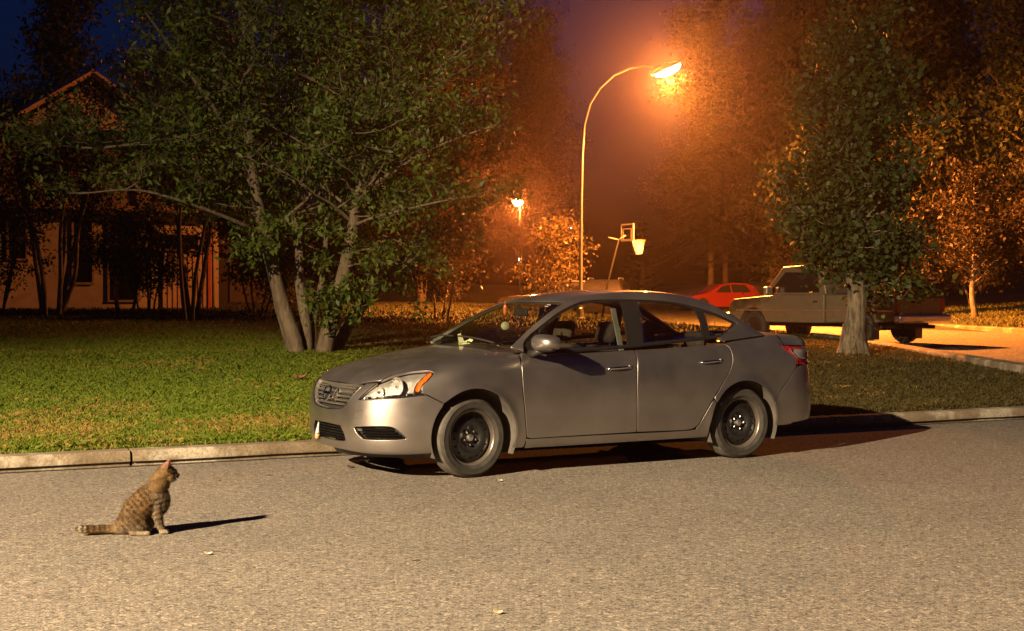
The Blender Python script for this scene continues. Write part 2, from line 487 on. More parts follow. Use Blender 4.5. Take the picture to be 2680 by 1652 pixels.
M['steel_edge']=simple('worn_rim_edge',(.16,.14,.12),.35,.6,var=.3)
M['rotor']=simple('rusty_rotor',(.10,.06,.04),.6,.5)
M['window']=glass('window_glass',(.60,.62,.57))
M['windscreen']=glass('windscreen_glass',(.72,.78,.68))
M['lens']=glass('lamp_lens',(.93,.93,.93))
M['red_lens']=simple('red_lens',(.28,.008,.008),.12,var=.1,coat=1)
M['clear_lens']=simple('clear_tail_lens',(.42,.38,.36),.12,.6,var=.35,scale=40,coat=1)
M['amber']=simple('amber_lens',(.75,.13,.01),.22,var=.35,scale=45,coat=1)
M['grey_liner']=simple('dusty_wheel_arch_liner',(.075,.068,.058),.9,var=.35,bmp=.2)
M['under']=simple('dark_underbody',(.012,.011,.010),.9,var=.3)
def reflector_mat():
    m,nt,b=new_mat('faceted_reflector')
    v=nd(nt,'ShaderNodeTexVoronoi'); v.inputs['Scale'].default_value=22
    tc=nd(nt,'ShaderNodeTexCoord'); nt.links.new(tc.outputs['Object'],v.inputs['Vector'])
    b.inputs['Base Color'].default_value=(.8,.79,.76,1); b.inputs['Metallic'].default_value=1; b.inputs['Roughness'].default_value=.22
    nt.links.new(bump(nt,v.outputs['Distance'],.7,.02).outputs['Normal'],b.inputs['Normal']); return m
M['reflector']=reflector_mat()
M['housing']=simple('lamp_housing',(.36,.35,.33),.34,.55,var=.25,scale=18,bmp=.5)

# ------------------------------------------------------------------ the sedan
YAW=.5155
def build_sedan():
    car=empty('parked_sedan',(-1.5132,11.157,0),YAW+math.pi)
    tag(car,'silver grey four-door sedan on black steel wheels parked along the kerb','car')
    A=lambda *a,**k: panel(*a,parent=car,**k)
    NI=.0022
    # --- hood
    hl=[(.098,.0),(.100,.2),(.116,.38),(.160,.49),(.215,.595),(.37,.585),(.60,.555),(.82,.555),(1.02,.585),(1.20,.635),(1.16,.45),(1.12,.25),(1.10,0)]
    ho=hl+[(s,-y) for s,y in hl[-2:0:-1]]
    n=len(hl)
    panel('hood',Flow,T3(ho),'top',M['paint'],car,corners=[4,9,n-1+3,n-1+8],sp=(.035,.035))
    # --- front bumper: one skin with openings
    side=[(.160,.490,.757),(.204,.590,.765),(.130,.545,.690),(.078,.497,.630),(.156,.656,.634),(.336,.782,.655),(.500,.837,.674),tuple(S3([(.565,.640)])[0]),tuple(S3([(.636,.603)])[0])]
    ac=(.915,.335); ar=.378
    a0=math.degrees(math.atan2(.604-ac[1],.637-ac[0]))
    arch=[tuple(p) for p in S3([(ac[0]+ar*math.cos(R(t)),ac[1]+ar*math.sin(R(t))) for t in np.linspace(a0,196,15)])]
    low=[(.545,.826,.212),(.40,.77,.208),(.2,.66,.208),(.10,.52,.210),(.06,.36,.213),(.05,.18,.215),(.05,0,.215)]
    left=side+arch[1:]+low
    right=[(s,-y,z) for s,y,z in left[-2::-1]]
    notch=[(.103,-.462,.715),(.068,-.425,.668),(.046,-.384,.618),(.027,-.315,.562),(.018,-.24,.545),(.010,0,.533)]
    notch=notch+[(s,-y,z) for s,y,z in notch[-2::-1]]
    fog=[(.050,.471,.413),(.062,.534,.421),(.15,.65,.431),(.227,.74,.430),(.273,.766,.412),(.31,.783,.380),(.349,.800,.337),(.279,.766,.328),(.098,.597,.324),(.071,.543,.340),(.055,.497,.375)]
    lowg=[(.012,-.275,.412),(.010,0,.418),(.012,.275,.412),(.022,.325,.352),(.030,.345,.300),(.026,.25,.286),(.022,0,.283),(.026,-.25,.286),(.030,-.345,.300),(.022,-.325,.352)]
    out=left+right+notch
    nl=len(left); cor=[0,1,3,6,8,8+14,9+14]; cor+= [2*(nl-1)-c for c in cor]
    cor+= [len(left)+len(right)+3,len(left)+len(right)+7]
    fogr=[(s,-y,z) for s,y,z in fog][::-1]
    panel('front_bumper',Flow,out,'fan',M['paint'],car,corners=cor,holes=[(fog,[0,6]),(fogr,[4,10]),(lowg,[0,2,4,8])],sp=(.026,.022),step=.015,rim=.022)
    # tow-hook cover seam, parking pips
    for dz,y0,y1 in ((.551,.474,.556),(.488,.474,.556)):
        pass
    t=np.array([(.051,.469,.540),(.082,.561,.551),(.076,.561,.490),(.045,.468,.481)])
    tc=t.mean(0); panel('tow_cover_seam',Flow,t,'fan',M['black_plastic'],car,holes=[(tc+(t-tc)*.94,None)],off=.0004,rim=0,sp=(.03,.03),inset=0)
    # chin spoiler
    ch=[(.10,-.52,.206),(.05,-.2,.210),(.05,.2,.210),(.10,.52,.206),(.22,.66,.206),(.24,.64,.168),(.12,.50,.168),(.08,0,.168),(.12,-.50,.168),(.24,-.64,.168),(.22,-.66,.206)]
    mb=MB(); 
    for a,b in zip(np.linspace(-80,80,25)[:-1],np.linspace(-80,80,25)[1:]):
        q=[]
        for t_ in (a,b):
            r_=.80
            q.append((-(FANC-r_*math.cos(R(t_))),.74*math.sin(R(t_)),.214)); q.append((-(FANC-(r_-.04)*math.cos(R(t_))),.70*math.sin(R(t_)),.160))
        mb.add(q,[(0,1,3,2)])
    mb.build('chin_spoiler',M['black_plastic'],car,True)
    # --- lower grille: dark mesh panel with bars
    lg=panel('lower_grille',Flow,lowg,'fan',M['black_plastic'],car,corners=[0,2,4,8],inset=-.01,off=-.05,rim=0,sp=(.05,.03))
    for z in (.395,.372,.349,.326,.303):
        hw=.30+(.395-z)*.35; y=np.linspace(-hw,hw,9)
        o=[(.02,v,z+.004) for v in y]+[(.02,v,z-.004) for v in y[::-1]]
        panel('grille_bar',Flow,o,'fan',M['gloss_black'],lg,off=-.012,rim=.03,inset=0,sp=(.05,.02))
    # --- upper grille
    no=[(.155,-.47,.745)]+notch+[(.155,.47,.745),(.112,.36,.745),(.10,.2,.742),(.098,0,.740),(.10,-.2,.742),(.112,-.36,.745)]
    gr=panel('grille',Flow,no,'fan',M['black_plastic'],car,inset=-.004,off=-.055,rim=0,sp=(.05,.03))
    frame_in=[(s,y*.93,z*.94+.040) for s,y,z in no]
    panel('grille_frame',Flow,no,'fan',M['chrome_dull'],gr,holes=[(frame_in,None)],off=-.006,rim=.03,inset=.006,sp=(.05,.03))
    for z,hw in ((.716,.435),(.684,.405),(.650,.375),(.616,.345),(.584,.31)):
        y=np.linspace(-hw,hw,11)
        o=[(.05,v,z+.0085) for v in y]+[(.05,v,z-.0085) for v in y[::-1]]
        panel('grille_slat',Flow,o,'fan',M['chrome_dull'],gr,off=-.016,rim=.035,inset=0,sp=(.06,.02),step=.03)
    # chrome wings of the badge and the round badge itself
    for sg in (1,-1):
        o=[(.05,sg*.11,.700),(.05,sg*.155,.700),(.05,sg*.095,.600),(.05,sg*.05,.600)]
        panel('badge_wing',Flow,o,'fan',M['chrome'],gr,off=-.002,rim=.03,inset=0)
    c=from_dom(to_dom([(.05,-.01,.652)],'fan'),'fan',Flow)[0]; nn=grad(Flow,c[None])[0]
    zdir=Vector((-nn[0],nn[1],nn[2])); q=zdir.to_track_quat('Z','Y').to_matrix().to_4x4()
    Mx=Matrix.Translation((-c[0],c[1],c[2]))@Matrix.Translation(zdir*.006)@q
    mb=MB().lathe([(.050,0),(.054,.010),(.062,.010),(.066,0)],40,Mx); mb.build('badge_ring',M['chrome'],gr,True,40)
    MB().box((0,0,0),(.15,.026,.012),bev=.004,rot=None).build('badge_bar',M['chrome'],gr).matrix_local=Mx@Matrix.Translation((0,0,.006))@Matrix.Rotation(0,4,'Z')
    # --- fog bezels
    for sg in (1,-1):
        f=[(s,sg*y,z) for s,y,z in fog]
        b=panel('fog_bezel',Flow,f,'fan',M['black_plastic'],car,corners=[0,6],inset=-.006,off=-.045,rim=0)
        for z,u0,u1 in ((.405,.51,.745),(.383,.53,.76),(.361,.55,.775),(.341,.58,.79)):
            ys=np.linspace(u0,u1,8)
            P_=[]
            for y in ys:
                P_.append((.05+.3*((y-.47)/.33)**2,y,z))
            o=[(s,sg*y,z_+.006) for s,y,z_ in P_]+[(s,sg*y,z_-.006) for s,y,z_ in P_[::-1]]
            panel('bezel_bar',Flow,o,'fan',M['gloss_black'],b,off=-.02,rim=.02,inset=0)
        o=[(.055,sg*.488,.404),(.07,sg*.545,.404),(.07,sg*.555,.386),(.06,sg*.505,.388)]
        panel('bezel_tab',Flow,o,'fan',M['chrome_dull'],b,off=-.015,rim=.01,inset=0)
    # --- headlights
    hlo=[(.078,.497,.632),(.130,.545,.692),(.204,.598,.768),(.312,.64,.815),(.422,.669,.843),(.508,.723,.855),(.560,.765,.859),(.579,.807,.839),(.525,.823,.786),(.475,.819,.746),(.461,.821,.717),(.476,.829,.693),(.499,.837,.678),(.336,.782,.658),(.156,.656,.637)]
    hco=[0,2,6,7,10,12]
    amb=[(.553,.765,.853),(.573,.800,.838),(.522,.82,.788),(.475,.818,.748),(.458,.819,.717),(.446,.818,.694),(.405,.805,.690),(.412,.801,.729),(.433,.798,.763),(.473,.797,.798),(.524,.786,.837)]
    for sg in (1,-1):
        m3=lambda L:[(s,sg*y,z) for s,y,z in L]
        h=panel('headlight',Flow,m3(hlo),'fan',M['housing'],car,corners=hco,inset=-.004,off=-.030,rim=0,sp=(.02,.02))
        panel('lens',Flow,m3(hlo),'fan',M['lens'],h,corners=hco,inset=.003,off=.001,rim=.012,sp=(.02,.02),step=.015)
        panel('turn_signal',Flow,m3(amb),'fan',M['amber'],h,corners=[0,1,5,6],inset=.002,off=-.008,rim=.02,sp=(.015,.015))
        strip=[(.120,.60,.640),(.336,.782,.661),(.488,.835,.682),(.455,.818,.693),(.336,.782,.683),(.20,.70,.668)]
        panel('black_strip',Flow,m3(strip),'fan',M['gloss_black'],h,inset=0,off=-.014,rim=.02)
        for k in range(6):
            f=k/5; y=.645+.155*f; z=.655+.018*f; s=.165+.245*f
            c=from_dom(to_dom([(s,sg*y,z)],'fan'),'fan',Flow)[0]
            MB().ellipsoid((-c[0]-.012,c[1]-sg*.006,c[2]),(.008,.008,.006),u=10,w=6).build('strip_stud',M['chrome'],h,True)
        # bowls
        for (s,y,z,r_) in ((.285,.715,.735,.075),(.185,.625,.690,.052)):
            c=from_dom(to_dom([(s,sg*y,z)],'fan'),'fan',Flow)[0]
            d=Vector((.93,sg*.36,.06)).normalized()
            Mx=Matrix.Translation(Vector((-c[0],c[1],c[2]))-d*.025)@d.to_track_quat('Z','Y').to_matrix().to_4x4()
            prof=[(.012,-.045)]+[(r_*t_,-.045+.045*t_*t_) for t_ in (.3,.45,.6,.75,.9,1.0)]
            MB().lathe(prof,18,Mx).build('reflector_bowl',M['reflector'],h)
            MB().ellipsoid((0,0,0),(.013,.013,.03),u=10,w=8).build('bulb',M['chrome'],h,True).matrix_local=Mx@Matrix.Translation((0,0,-.018))
        o=[(.10,sg*.535,.648),(.135,sg*.60,.662),(.12,sg*.62,.640),(.095,sg*.54,.638)]
        panel('side_marker',Flow,o,'fan',M['reflector'],h,inset=0,off=-.012,rim=.01)
    # --- fenders
    fr=[(.212,.602,.772),(.312,.645,.818),(.422,.674,.846),(.508,.727,.858),(.560,.768,.862),(.582,.810,.840),(.528,.826,.786),(.478,.822,.746),(.464,.824,.717),(.480,.832,.693),(.502,.838,.678),tuple(S3([(.566,.643)])[0]),tuple(S3([(.638,.606)])[0])]
    aa=np.linspace(a0,-18,12)
    ar2=[tuple(p) for p in S3([(ac[0]+ar*math.cos(R(t)),ac[1]+ar*math.sin(R(t))) for t in aa[1:]])]
    fbot=[(1.30,.84,.212),(1.372,.84,.212)]
    fd=[tuple(p) for p in S3([(1.384,.297),(1.366,.45),(1.350,.60),(1.340,.717),(1.345,.894)])]
    ft=[tuple(p) for p in T3([(1.36,.78),(1.33,.70),(1.205,.637),(1.02,.588),(.82,.558),(.60,.558),(.37,.588)])]
    fe=fr+ar2+fbot+fd+ft
    fc=[0,4,5,8,10,12,12+len(ar2),12+len(ar2)+1,12+len(ar2)+2,len(fr)+len(ar2)+2+4,len(fr)+len(ar2)+2+5+2]
    panel('fender',Flow,fe,'phi',M['paint'],car,corners=fc,mirror=True,sp=(.028,.02),step=.02)
    # --- doors
    bl=lambda ss: [tuple(p) for p in T3([(s,.762) for s in ss])]
    fdr=[tuple(p) for p in S3([(1.352,.894),(1.347,.717),(1.357,.60),(1.373,.45),(1.391,.300),(1.43,.290)])]
    fdr+=[tuple(p) for p in S3([(1.8,.291),(2.2,.291),(2.461,.292),(2.462,.351),(2.457,.52),(2.455,.681),(2.468,.83),(2.482,.914)])]
    fdr+=bl([2.50,2.3,2.1,1.9,1.7,1.5,1.40])
    pd=panel('front_door',Flow,fdr,'phi',M['paint'],car,corners=[4,8,13,14,20],mirror=True,sp=(.035,.022))
    rdr=[tuple(p) for p in S3([(2.489,.914),(2.475,.83),(2.462,.681),(2.464,.52),(2.469,.351),(2.468,.292),(2.7,.288),(3.0,.286),(3.09,.312),(3.135,.36),(3.19,.45),(3.264,.56),(3.36,.68),(3.445,.785),(3.488,.87),(3.497,.93)])]
    rdr+=[tuple(p) for p in T3([(3.50,.79),(3.47,.755),(3.3,.752),(3.1,.757),(2.9,.76),(2.7,.762),(2.507,.762)])]
    rd=panel('rear_door',Flow,rdr,'phi',M['paint'],car,corners=[5,16,17,22,0],mirror=True,sp=(.035,.022))
    # --- sill
    si=[tuple(p) for p in S3([(1.388,.286),(1.388,.208),(2.2,.207),(3.0,.207),(3.235,.209),(3.225,.30),(3.235,.345),(3.262,.45),(3.285,.51),(3.262,.545),(3.195,.442),(3.14,.352),(3.095,.304),(3.0,.279),(2.2,.284)])]
    panel('sill',Flow,si,'phi',M['paint'],car,corners=[0,1,4,8,9],mirror=True,sp=(.04,.02))
    # --- quarter panel
    rc=(3.62,.322); rr=.376
    def ang(p): return math.degrees(math.atan2(p[1]-rc[1],p[0]-rc[0]))
    a1=ang((3.285,.51)); a2=ang((3.955,.49))
    arq=[(rc[0]+rr*math.cos(R(t)),rc[1]+rr*math.sin(R(t))) for t in np.linspace(a1,a2,9)]
    qa=[tuple(p) for p in S3([(3.27,.556)]+arq+[(4.03,.60),(4.13,.70),(4.225,.80)])]
    tl=[(4.235,.847,.822),(4.233,.839,.875),(4.165,.824,.931),(4.098,.79,.998)]
    qt=[tuple(p) for p in T3([(4.13,.70),(4.16,.625),(4.05,.60),(3.95,.64),(3.8,.68),(3.6,.72),(3.48,.75),(3.508,.79)])]
    qb=[tuple(p) for p in S3([(3.504,.93),(3.495,.87),(3.452,.785),(3.367,.68)])]
    qp=qa+tl+qt+qb
    panel('rear_quarter_panel',Flow,qp,'phi',M['paint'],car,corners=[0,1,9,len(qa)-1,len(qa)+3,len(qa)+5,len(qa)+10,len(qa)+11],mirror=True,sp=(.03,.02))
    # --- rear bumper and tailgate (wrap round the back)
    aw=[(rc[0]+rr*math.cos(R(t)),rc[1]+rr*math.sin(R(t))) for t in np.linspace(a2,-12,8)]
    rb=[tuple(p) for p in S3([(4.232,.800),(4.137,.70),(4.037,.60)]+aw+[(4.03,.262)])]+[(4.2,.83,.285),(4.45,.76,.315),(4.56,.55,.322),(4.60,.25,.325),(4.61,0,.325)]
    rbt=[(4.60,.0,.72),(4.58,.40,.74),(4.55,.62,.79),(4.47,.75,.812),(4.30,.835,.812)]
    L_=rb+[]
    full=rb+[(s,-y,z) for s,y,z in rb[-2::-1]]+[(s,-y,z) for s,y,z in rbt[::-1]]+rbt[1:]
    nb=len(rb)
    panel('rear_bumper',Flow,full,'rfan',M['paint'],car,corners=[0,2,10,2*(nb-1)-10,2*(nb-1)-2,2*(nb-1)],sp=(.03,.025))
    tg=[(4.55,.60,.80),(4.58,.40,.75),(4.60,0,.73),(4.58,-.40,.75),(4.55,-.60,.80),(4.53,-.56,1.0),(4.52,-.5,1.03),(4.53,0,1.04),(4.52,.5,1.03),(4.53,.56,1.0)]
    tg_o=panel('tailgate',Flow,tg,'rfan',M['paint'],car,sp=(.04,.03))
    tt=[(4.10,0),(4.10,.3),(4.06,.595),(4.17,.622),(4.30,.66),(4.42,.66),(4.50,.60),(4.545,.4),(4.555,0)]
    tt=tt+[(s,-y) for s,y in tt[-2:0:-1]]
    panel('trunk_lid',Flow,T3(tt),'top',M['paint'],car,corners=[2,14],sp=(.035,.035))
    tsh=[(4.14,.70),(4.17,.63),(4.30,.668),(4.42,.668),(4.49,.62),(4.50,.70),(4.42,.755),(4.30,.775),(4.12,.785)]
    for sg in (1,-1):
        panel('tail_shoulder',Flow,T3([(s,sg*y) for s,y in tsh]),'top',M['paint'],car,inset=0,rim=.01,sp=(.03,.03),off=-.001)
    # --- tail lights
    tlo=[(4.105,.79,.996),(4.242,.80,.991),(4.42,.764,.985),(4.51,.60,1.0),(4.53,.54,.95),(4.55,.56,.83),(4.46,.76,.818),(4.240,.847,.822),(4.238,.839,.875),(4.173,.824,.931)]
    for sg in (1,-1):
        m3=lambda L:[(s,sg*y,z) for s,y,z in L]
        t=panel('taillight',Flow,m3(tlo),'rfan',M['red_lens'],car,corners=[0,3,5,7],inset=.003,off=.002,rim=.03,sp=(.02,.02))
        cl=[(4.19,.81,.965),(4.30,.80,.962),(4.45,.75,.955),(4.50,.65,.945),(4.51,.66,.868),(4.46,.76,.866),(4.30,.82,.868),(4.243,.832,.878),(4.20,.82,.93)]
        panel('reverse_lens',Flow,m3(cl),'rfan',M['clear_lens'],t,corners=[0,3,4,7],inset=.002,off=.006,rim=.02,sp=(.02,.02))
    # --- greenhouse: one painted frame (roof, pillars) round the glass openings
    ws_side=[(1.905,.40,1.40),(1.955,.525,1.398),(1.75,.592,1.292),(1.56,.655,1.19),(1.372,.722,1.082)]
    wsp=[tuple(p) for p in T3([(1.872,0),(1.885,.22),(1.955,.525),(1.75,.592),(1.56,.655),(1.372,.722),(1.30,.745)],Fgh)]
    dlo=[tuple(p) for p in S3([(1.41,.985),(1.425,1.06),(1.50,1.125),(1.557,1.158),(1.714,1.248),(1.875,1.328),(2.06,1.392),(2.20,1.411),(2.5,1.415),(2.75,1.411),(2.95,1.400),(3.13,1.376),(3.325,1.334),(3.512,1.278),(3.690,1.202),(3.60,1.15),(3.43,1.075)],Fgh)]
    cpb=[tuple(p) for p in S3([(3.46,1.045),(3.75,1.07),(4.02,1.085)],Fgh)]
    rwp=[tuple(p) for p in T3([(4.06,.665),(3.85,.638),(3.60,.605),(3.385,.545),(3.355,.25),(3.345,0)],Fgh)]
    half=wsp+dlo+cpb+rwp
    q=to_dom(half,'gphi')
    qm=q.copy(); qm[:,1]=math.pi*.6-qm[:,1]
    allq=np.concatenate([q,qm[-2:0:-1]])
    nh=len(half)
    cs=[2,6,7,7+14,7+16,7+17,7+19,nh-4+0]
    cs=[2,5,6,7,21,23,24,26,27,30]
    cs+= [2*(nh-1)-c for c in cs]
    panel('roof',Fgh,allq,'gphi',M['paint'],car,corners=cs,dom=True,sp=(.035,.03),rim=.03,step=.02)
    # headliner
    hq=[(1.93,0),(1.95,.40),(2.2,.50),(2.7,.52),(3.1,.5),(3.30,.44),(3.32,0)]
    hq=hq+[(s,-y) for s,y in hq[-2:0:-1]]
    panel('headliner',Fgh,T3(hq,Fgh),'top',M['dark_trim'],car,off=-.04,rim=.0,sp=(.06,.06))
    # windscreen, rear window
    wl=[(1.872,0),(1.885,.22),(1.955,.525),(1.75,.592),(1.56,.655),(1.372,.722),(1.28,.70),(1.19,.60),(1.09,.35),(1.055,0)]
    wl=wl+[(s,-y) for s,y in wl[-2:0:-1]]
    wsn=panel('windscreen',Fgh,T3(wl,Fgh),'top',M['windscreen'],car,corners=[2,5,13,16],off=-.004,rim=.006,sp=(.04,.04))
    stk=[(1.80,.42),(1.815,.455),(1.868,.455),(1.853,.42)]
    for k in range(2):
        panel('sticker',Fgh,T3([(s-.03*k,y+.012*k) for s,y in [(1.845,.40),(1.852,.455),(1.868,.455),(1.861,.40)]],Fgh),'top',simple('sticker_paper',(.5,.5,.48),.6),wsn,off=-.001,rim=0)
    rl=[(3.345,0),(3.355,.25),(3.385,.545),(3.60,.605),(3.85,.638),(4.06,.665),(4.10,.3),(4.11,0)]
    rl=rl+[(s,-y) for s,y in rl[-2:0:-1]]
    panel('rear_window',Fgh,T3(rl,Fgh),'top',M['window'],car,corners=[2,5,9,12],off=-.004,rim=.006,sp=(.04,.04))
    # side window trim (black) with glass openings
    trim=[(1.41,.985),(1.425,1.06),(1.50,1.125),(1.557,1.158),(1.714,1.248),(1.875,1.328),(2.06,1.392),(2.20,1.411),(2.5,1.415),(2.75,1.411),(2.95,1.400),(3.13,1.376),(3.325,1.334),(3.512,1.278),(3.690,1.202),(3.60,1.15),(3.43,1.075),(3.3,1.060),(2.9,1.035),(2.5,1.005),(2.1,.985),(1.7,.972)]
    g1=[(1.60,1.01),(1.585,1.12),(1.60,1.165),(1.72,1.233),(1.875,1.310),(2.06,1.373),(2.20,1.392),(2.36,1.396),(2.475,1.396),(2.448,1.2),(2.425,1.027)]
    g2=[(2.60,1.045),(2.625,1.2),(2.65,1.395),(2.75,1.393),(2.95,1.383),(3.10,1.362),(3.245,1.327),(3.262,1.20),(3.245,1.088)]
    g3=[(3.335,1.096),(3.345,1.2),(3.335,1.305),(3.42,1.284),(3.505,1.257),(3.632,1.203),(3.56,1.152),(3.44,1.102)]
    for sg in (1,-1):
        tr=[(p[0],sg*p[1],p[2]) for p in S3(trim,Fgh)]
    tL,tR=panel('window_trim',Fgh,S3(trim,Fgh),'side',M['gloss_black'],car,corners=[0,14,16],holes=[(S3(g1,Fgh),[0,1,8,10]),(S3(g2,Fgh),[0,2,6,8]),(S3(g3,Fgh),[0,2,5])],inset=.002,off=-.003,rim=.012,mirror=True,sp=(.03,.03))
    for nm,g,cc,par in (('door_window',g1,[0,1,8,10],pd),('door_window',g2,[0,2,6,8],rd),('quarter_window',g3,[0,2,5],(tL,tR))):
        panel(nm,Fgh,S3(g,Fgh),'side',M['window'],par,corners=cc,inset=-.004,off=-.008,rim=.004,mirror=True,sp=(.04,.04))
    # bright line under the glass
    yb=np.linspace(1.45,3.42,20)
    lo_=[(s,.990+.0415*(s-1.45)) for s in yb]
    # --- cowl and wipers
    co=[(1.095,0),(1.115,.25),(1.155,.45),(1.20,.63),(1.31,.70),(1.40,.70),(1.40,-.70),(1.31,-.70),(1.20,-.63),(1.155,-.45),(1.115,-.25)]
    panel('cowl',Flow,T3(co),'top',M['black_plastic'],car,inset=-.004,off=-.006,rim=0,sp=(.04,.04))
    for y0,y1 in ((.12,.62),(-.5,0.02)):
        pts=T3([(1.115+.16*abs(y)**1.6+.03,y) for y in np.linspace(y0,y1,8)],Fgh)
        MB().tube([(-p[0],p[1],p[2]+.012) for p in pts],.008,6).build('wiper',M['black_plastic'],car)
    # --- door handles
    for (s0,s1,z0,z1,dr) in ((2.165,2.395,.835,.846,pd),(3.135,3.36,.866,.879,rd)):
        for i,sg in enumerate((1,-1)):
            pts=[]
            for f in np.linspace(0,1,9):
                s=s0+(s1-s0)*f; z=z0+(z1-z0)*f
                p=S3([(s,z)])[0]; off=.014*math.sin(math.pi*min(max(f,.0),1))**.5+.004
                pts.append((-p[0],sg*(p[1]+off),p[2]))
            MB().tube(pts,[.006,.011,.012,.012,.012,.012,.012,.011,.007],8).build('door_handle',M['chrome'],dr[i],True)
            mid=(s0+s1)/2+.02; zm=(z0+z1)/2
            o=[(mid+.075*math.cos(t),zm+.003+.030*math.sin(t)) for t in np.linspace(0,2*math.pi,16,endpoint=False)]
            panel('handle_recess',Flow,[(a,sg*b,c) for a,b,c in S3(o)],'phi',M['paint'],dr[i],off=.0012,rim=0,inset=0,sp=(.03,.02)) if False else None
            MB().box((0,0,0),(.022,.012,.03),bev=.004).build('lock_cover',M['chrome_dull'],dr[i]).location=(-(s1+.0),sg*(S3([(s1,z1)])[0][1]+.004),z1)
    # --- mirrors
    for i,sg in enumerate((1,)):
        c=Vector((-1.50,sg*.985,1.065))
        mb=MB(); v=[];f=[]
        U,Wn=24,14
        for a in range(Wn+1):
            th=math.pi*a/Wn
            for k in range(U):
                ph=2*math.pi*k/U
                sp_=lambda x,e: math.copysign(abs(x)**e,x)
                x=.100*sp_(math.sin(th)*math.cos(ph),.75); y=.145*sp_(math.sin(th)*math.sin(ph),.7); z=.066*sp_(math.cos(th),.75)
                x=min(max(x,-.055),.1)
                z*=1-.15*(y/.13 if True else 0)
                v.append((c.x+x,c.y+sg*y,c.z+z))
        for a in range(Wn):
            for k in range(U): f.append((a*U+k,(a+1)*U+k,(a+1)*U+(k+1)%U,a*U+(k+1)%U))
        mi=MB().add(v,f).build('side_mirror',M['paint'],car,True,35)
        MB().box((c.x-.057,c.y,c.z),(.006,.20,.095),bev=.002).build('mirror_glass',M['chrome'],mi)
        MB().tube([(c.x+.01,c.y-sg*.05,c.z-.062),(c.x+.03,c.y-sg*.13,c.z-.085),(c.x+.03,c.y-sg*.21,c.z-.095)],[.022,.026,.032],10).build('mirror_stalk',M['black_plastic'],mi,True)
        MB().ellipsoid((c.x+.005,c.y,c.z-.050),(.062,.115,.024)).build('mirror_base',M['black_plastic'],mi,True)
    # mirror-corner bracket seen ahead of the window
    # --- wheels
    def make_wheel():
        Q=Matrix.Rotation(-math.pi/2,4,'X')
        def hh(r):
            return np.interp(r,[0,.03,.07,.082,.098,.125,.15,.178,.192,.203],[.030,.030,.030,.034,.056,.064,.060,.044,.036,.034])
        outer=[(.203*math.cos(t),.203*math.sin(t)) for t in np.linspace(0,2*math.pi,72,endpoint=False)]
        holes=[]
        for k in range(16):
            a=2*math.pi*k/16; c=(.158*math.cos(a),.158*math.sin(a))
            holes.append([(c[0]+.0095*math.cos(t),c[1]+.0095*math.sin(t)) for t in np.linspace(0,2*math.pi,10,endpoint=False)])
        V,T,L=cdt(outer,holes,(.014,.014))
        r=np.hypot(V[:,0],V[:,1]); P=np.stack([V[:,0],V[:,1],hh(r)],-1)
        n=len(P); vs_=P.tolist(); fs=[tuple(t) for t in T]
        for lp in L[1:]:
            b=len(vs_); m=len(lp); vs_+= [(P[i][0],P[i][1],P[i][2]-.012) for i in lp]
            fs+= [(lp[i],lp[(i+1)%m],b+(i+1)%m,b+i) for i in range(m)]
        vs_=[(Q@Vector(v))[:] for v in vs_]
        wh=mesh_obj('wheel',vs_,fs,M['steel_black'],car,True); wh.data.set_sharp_from_angle(angle=R(40))
        prof=[(.203,.030),(.203,.05),(.205,.068),(.209,.078),(.216,.083),(.222,.0845),(.2255,.083),(.2262,.078),(.222,.070)]
        MB().lathe(prof,72,Q).build('rim_edge',M['steel_edge'],wh,True,50)
        MB().lathe([(.200,-.09),(.198,.034)],48,Q).build('rim_barrel',M['steel_black'],wh,True)
        MB().lathe([(.0,-.02),(.15,-.02)],32,Q).build('brake_disc',M['rotor'],wh)
        tp=[(.218,.070),(.224,.088),(.240,.098),(.243,.1005),(.247,.100),(.262,.104),(.282,.1015),(.285,.103),(.288,.101),(.300,.093),(.309,.081),(.3145,.066),(.316,.050),(.309,.048),(.309,.043),(.316,.041),(.3165,.016),(.309,.014),(.309,.009),(.3165,.007),(.3165,-.007),(.309,-.009),(.309,-.014),(.3165,-.016),(.316,-.041),(.309,-.043),(.309,-.048),(.316,-.05),(.3145,-.066),(.309,-.081),(.295,-.096),(.262,-.104),(.23,-.095),(.218,-.075)]
        ty=MB().lathe(tp,80,Q).build('tyre',M['tyre'],wh,True,38)
        ty.data.materials.append(M['tread'])
        for p in ty.data.polygons:
            rr_=[math.hypot(ty.data.vertices[i].co.x,ty.data.vertices[i].co.z) for i in p.vertices]
            if min(rr_)>.3085 and abs(p.center.y)<.08: p.material_index=1
        for k in range(5):
            a=2*math.pi*(k+.25)/5
            Mx=Q@Matrix.Translation((.057*math.cos(a),.057*math.sin(a),.028))
            MB().lathe([(.0,.030),(.006,.029),(.0105,.024),(.0115,.0)],6,Mx).build('lug_nut',M['chrome'],wh)
        MB().lathe([(0,.034),(.020,.033),(.027,.028),(.030,.0)],24,Q@Matrix.Translation((0,0,.028))).build('hub_cap',M['chrome_dull'],wh,True,40)
        return wh
    w0=make_wheel()
    def copy_wheel():
        c=w0.copy(); COL.objects.link(c); c.parent=car
        for ch in list(w0.children):
            d=ch.copy(); COL.objects.link(d); d.parent=c
        return c
    for i,(s,sg,st) in enumerate(((.905,1,R(7)),(3.615,1,0),(.905,-1,R(7)),(3.615,-1,0))):
        wh=w0 if i==0 else copy_wheel()
        wh.location=(-s,sg*.738,.316); wh.rotation_euler=(0,R(17*i),st) if sg>0 else (0,R(17*i),st+math.pi)
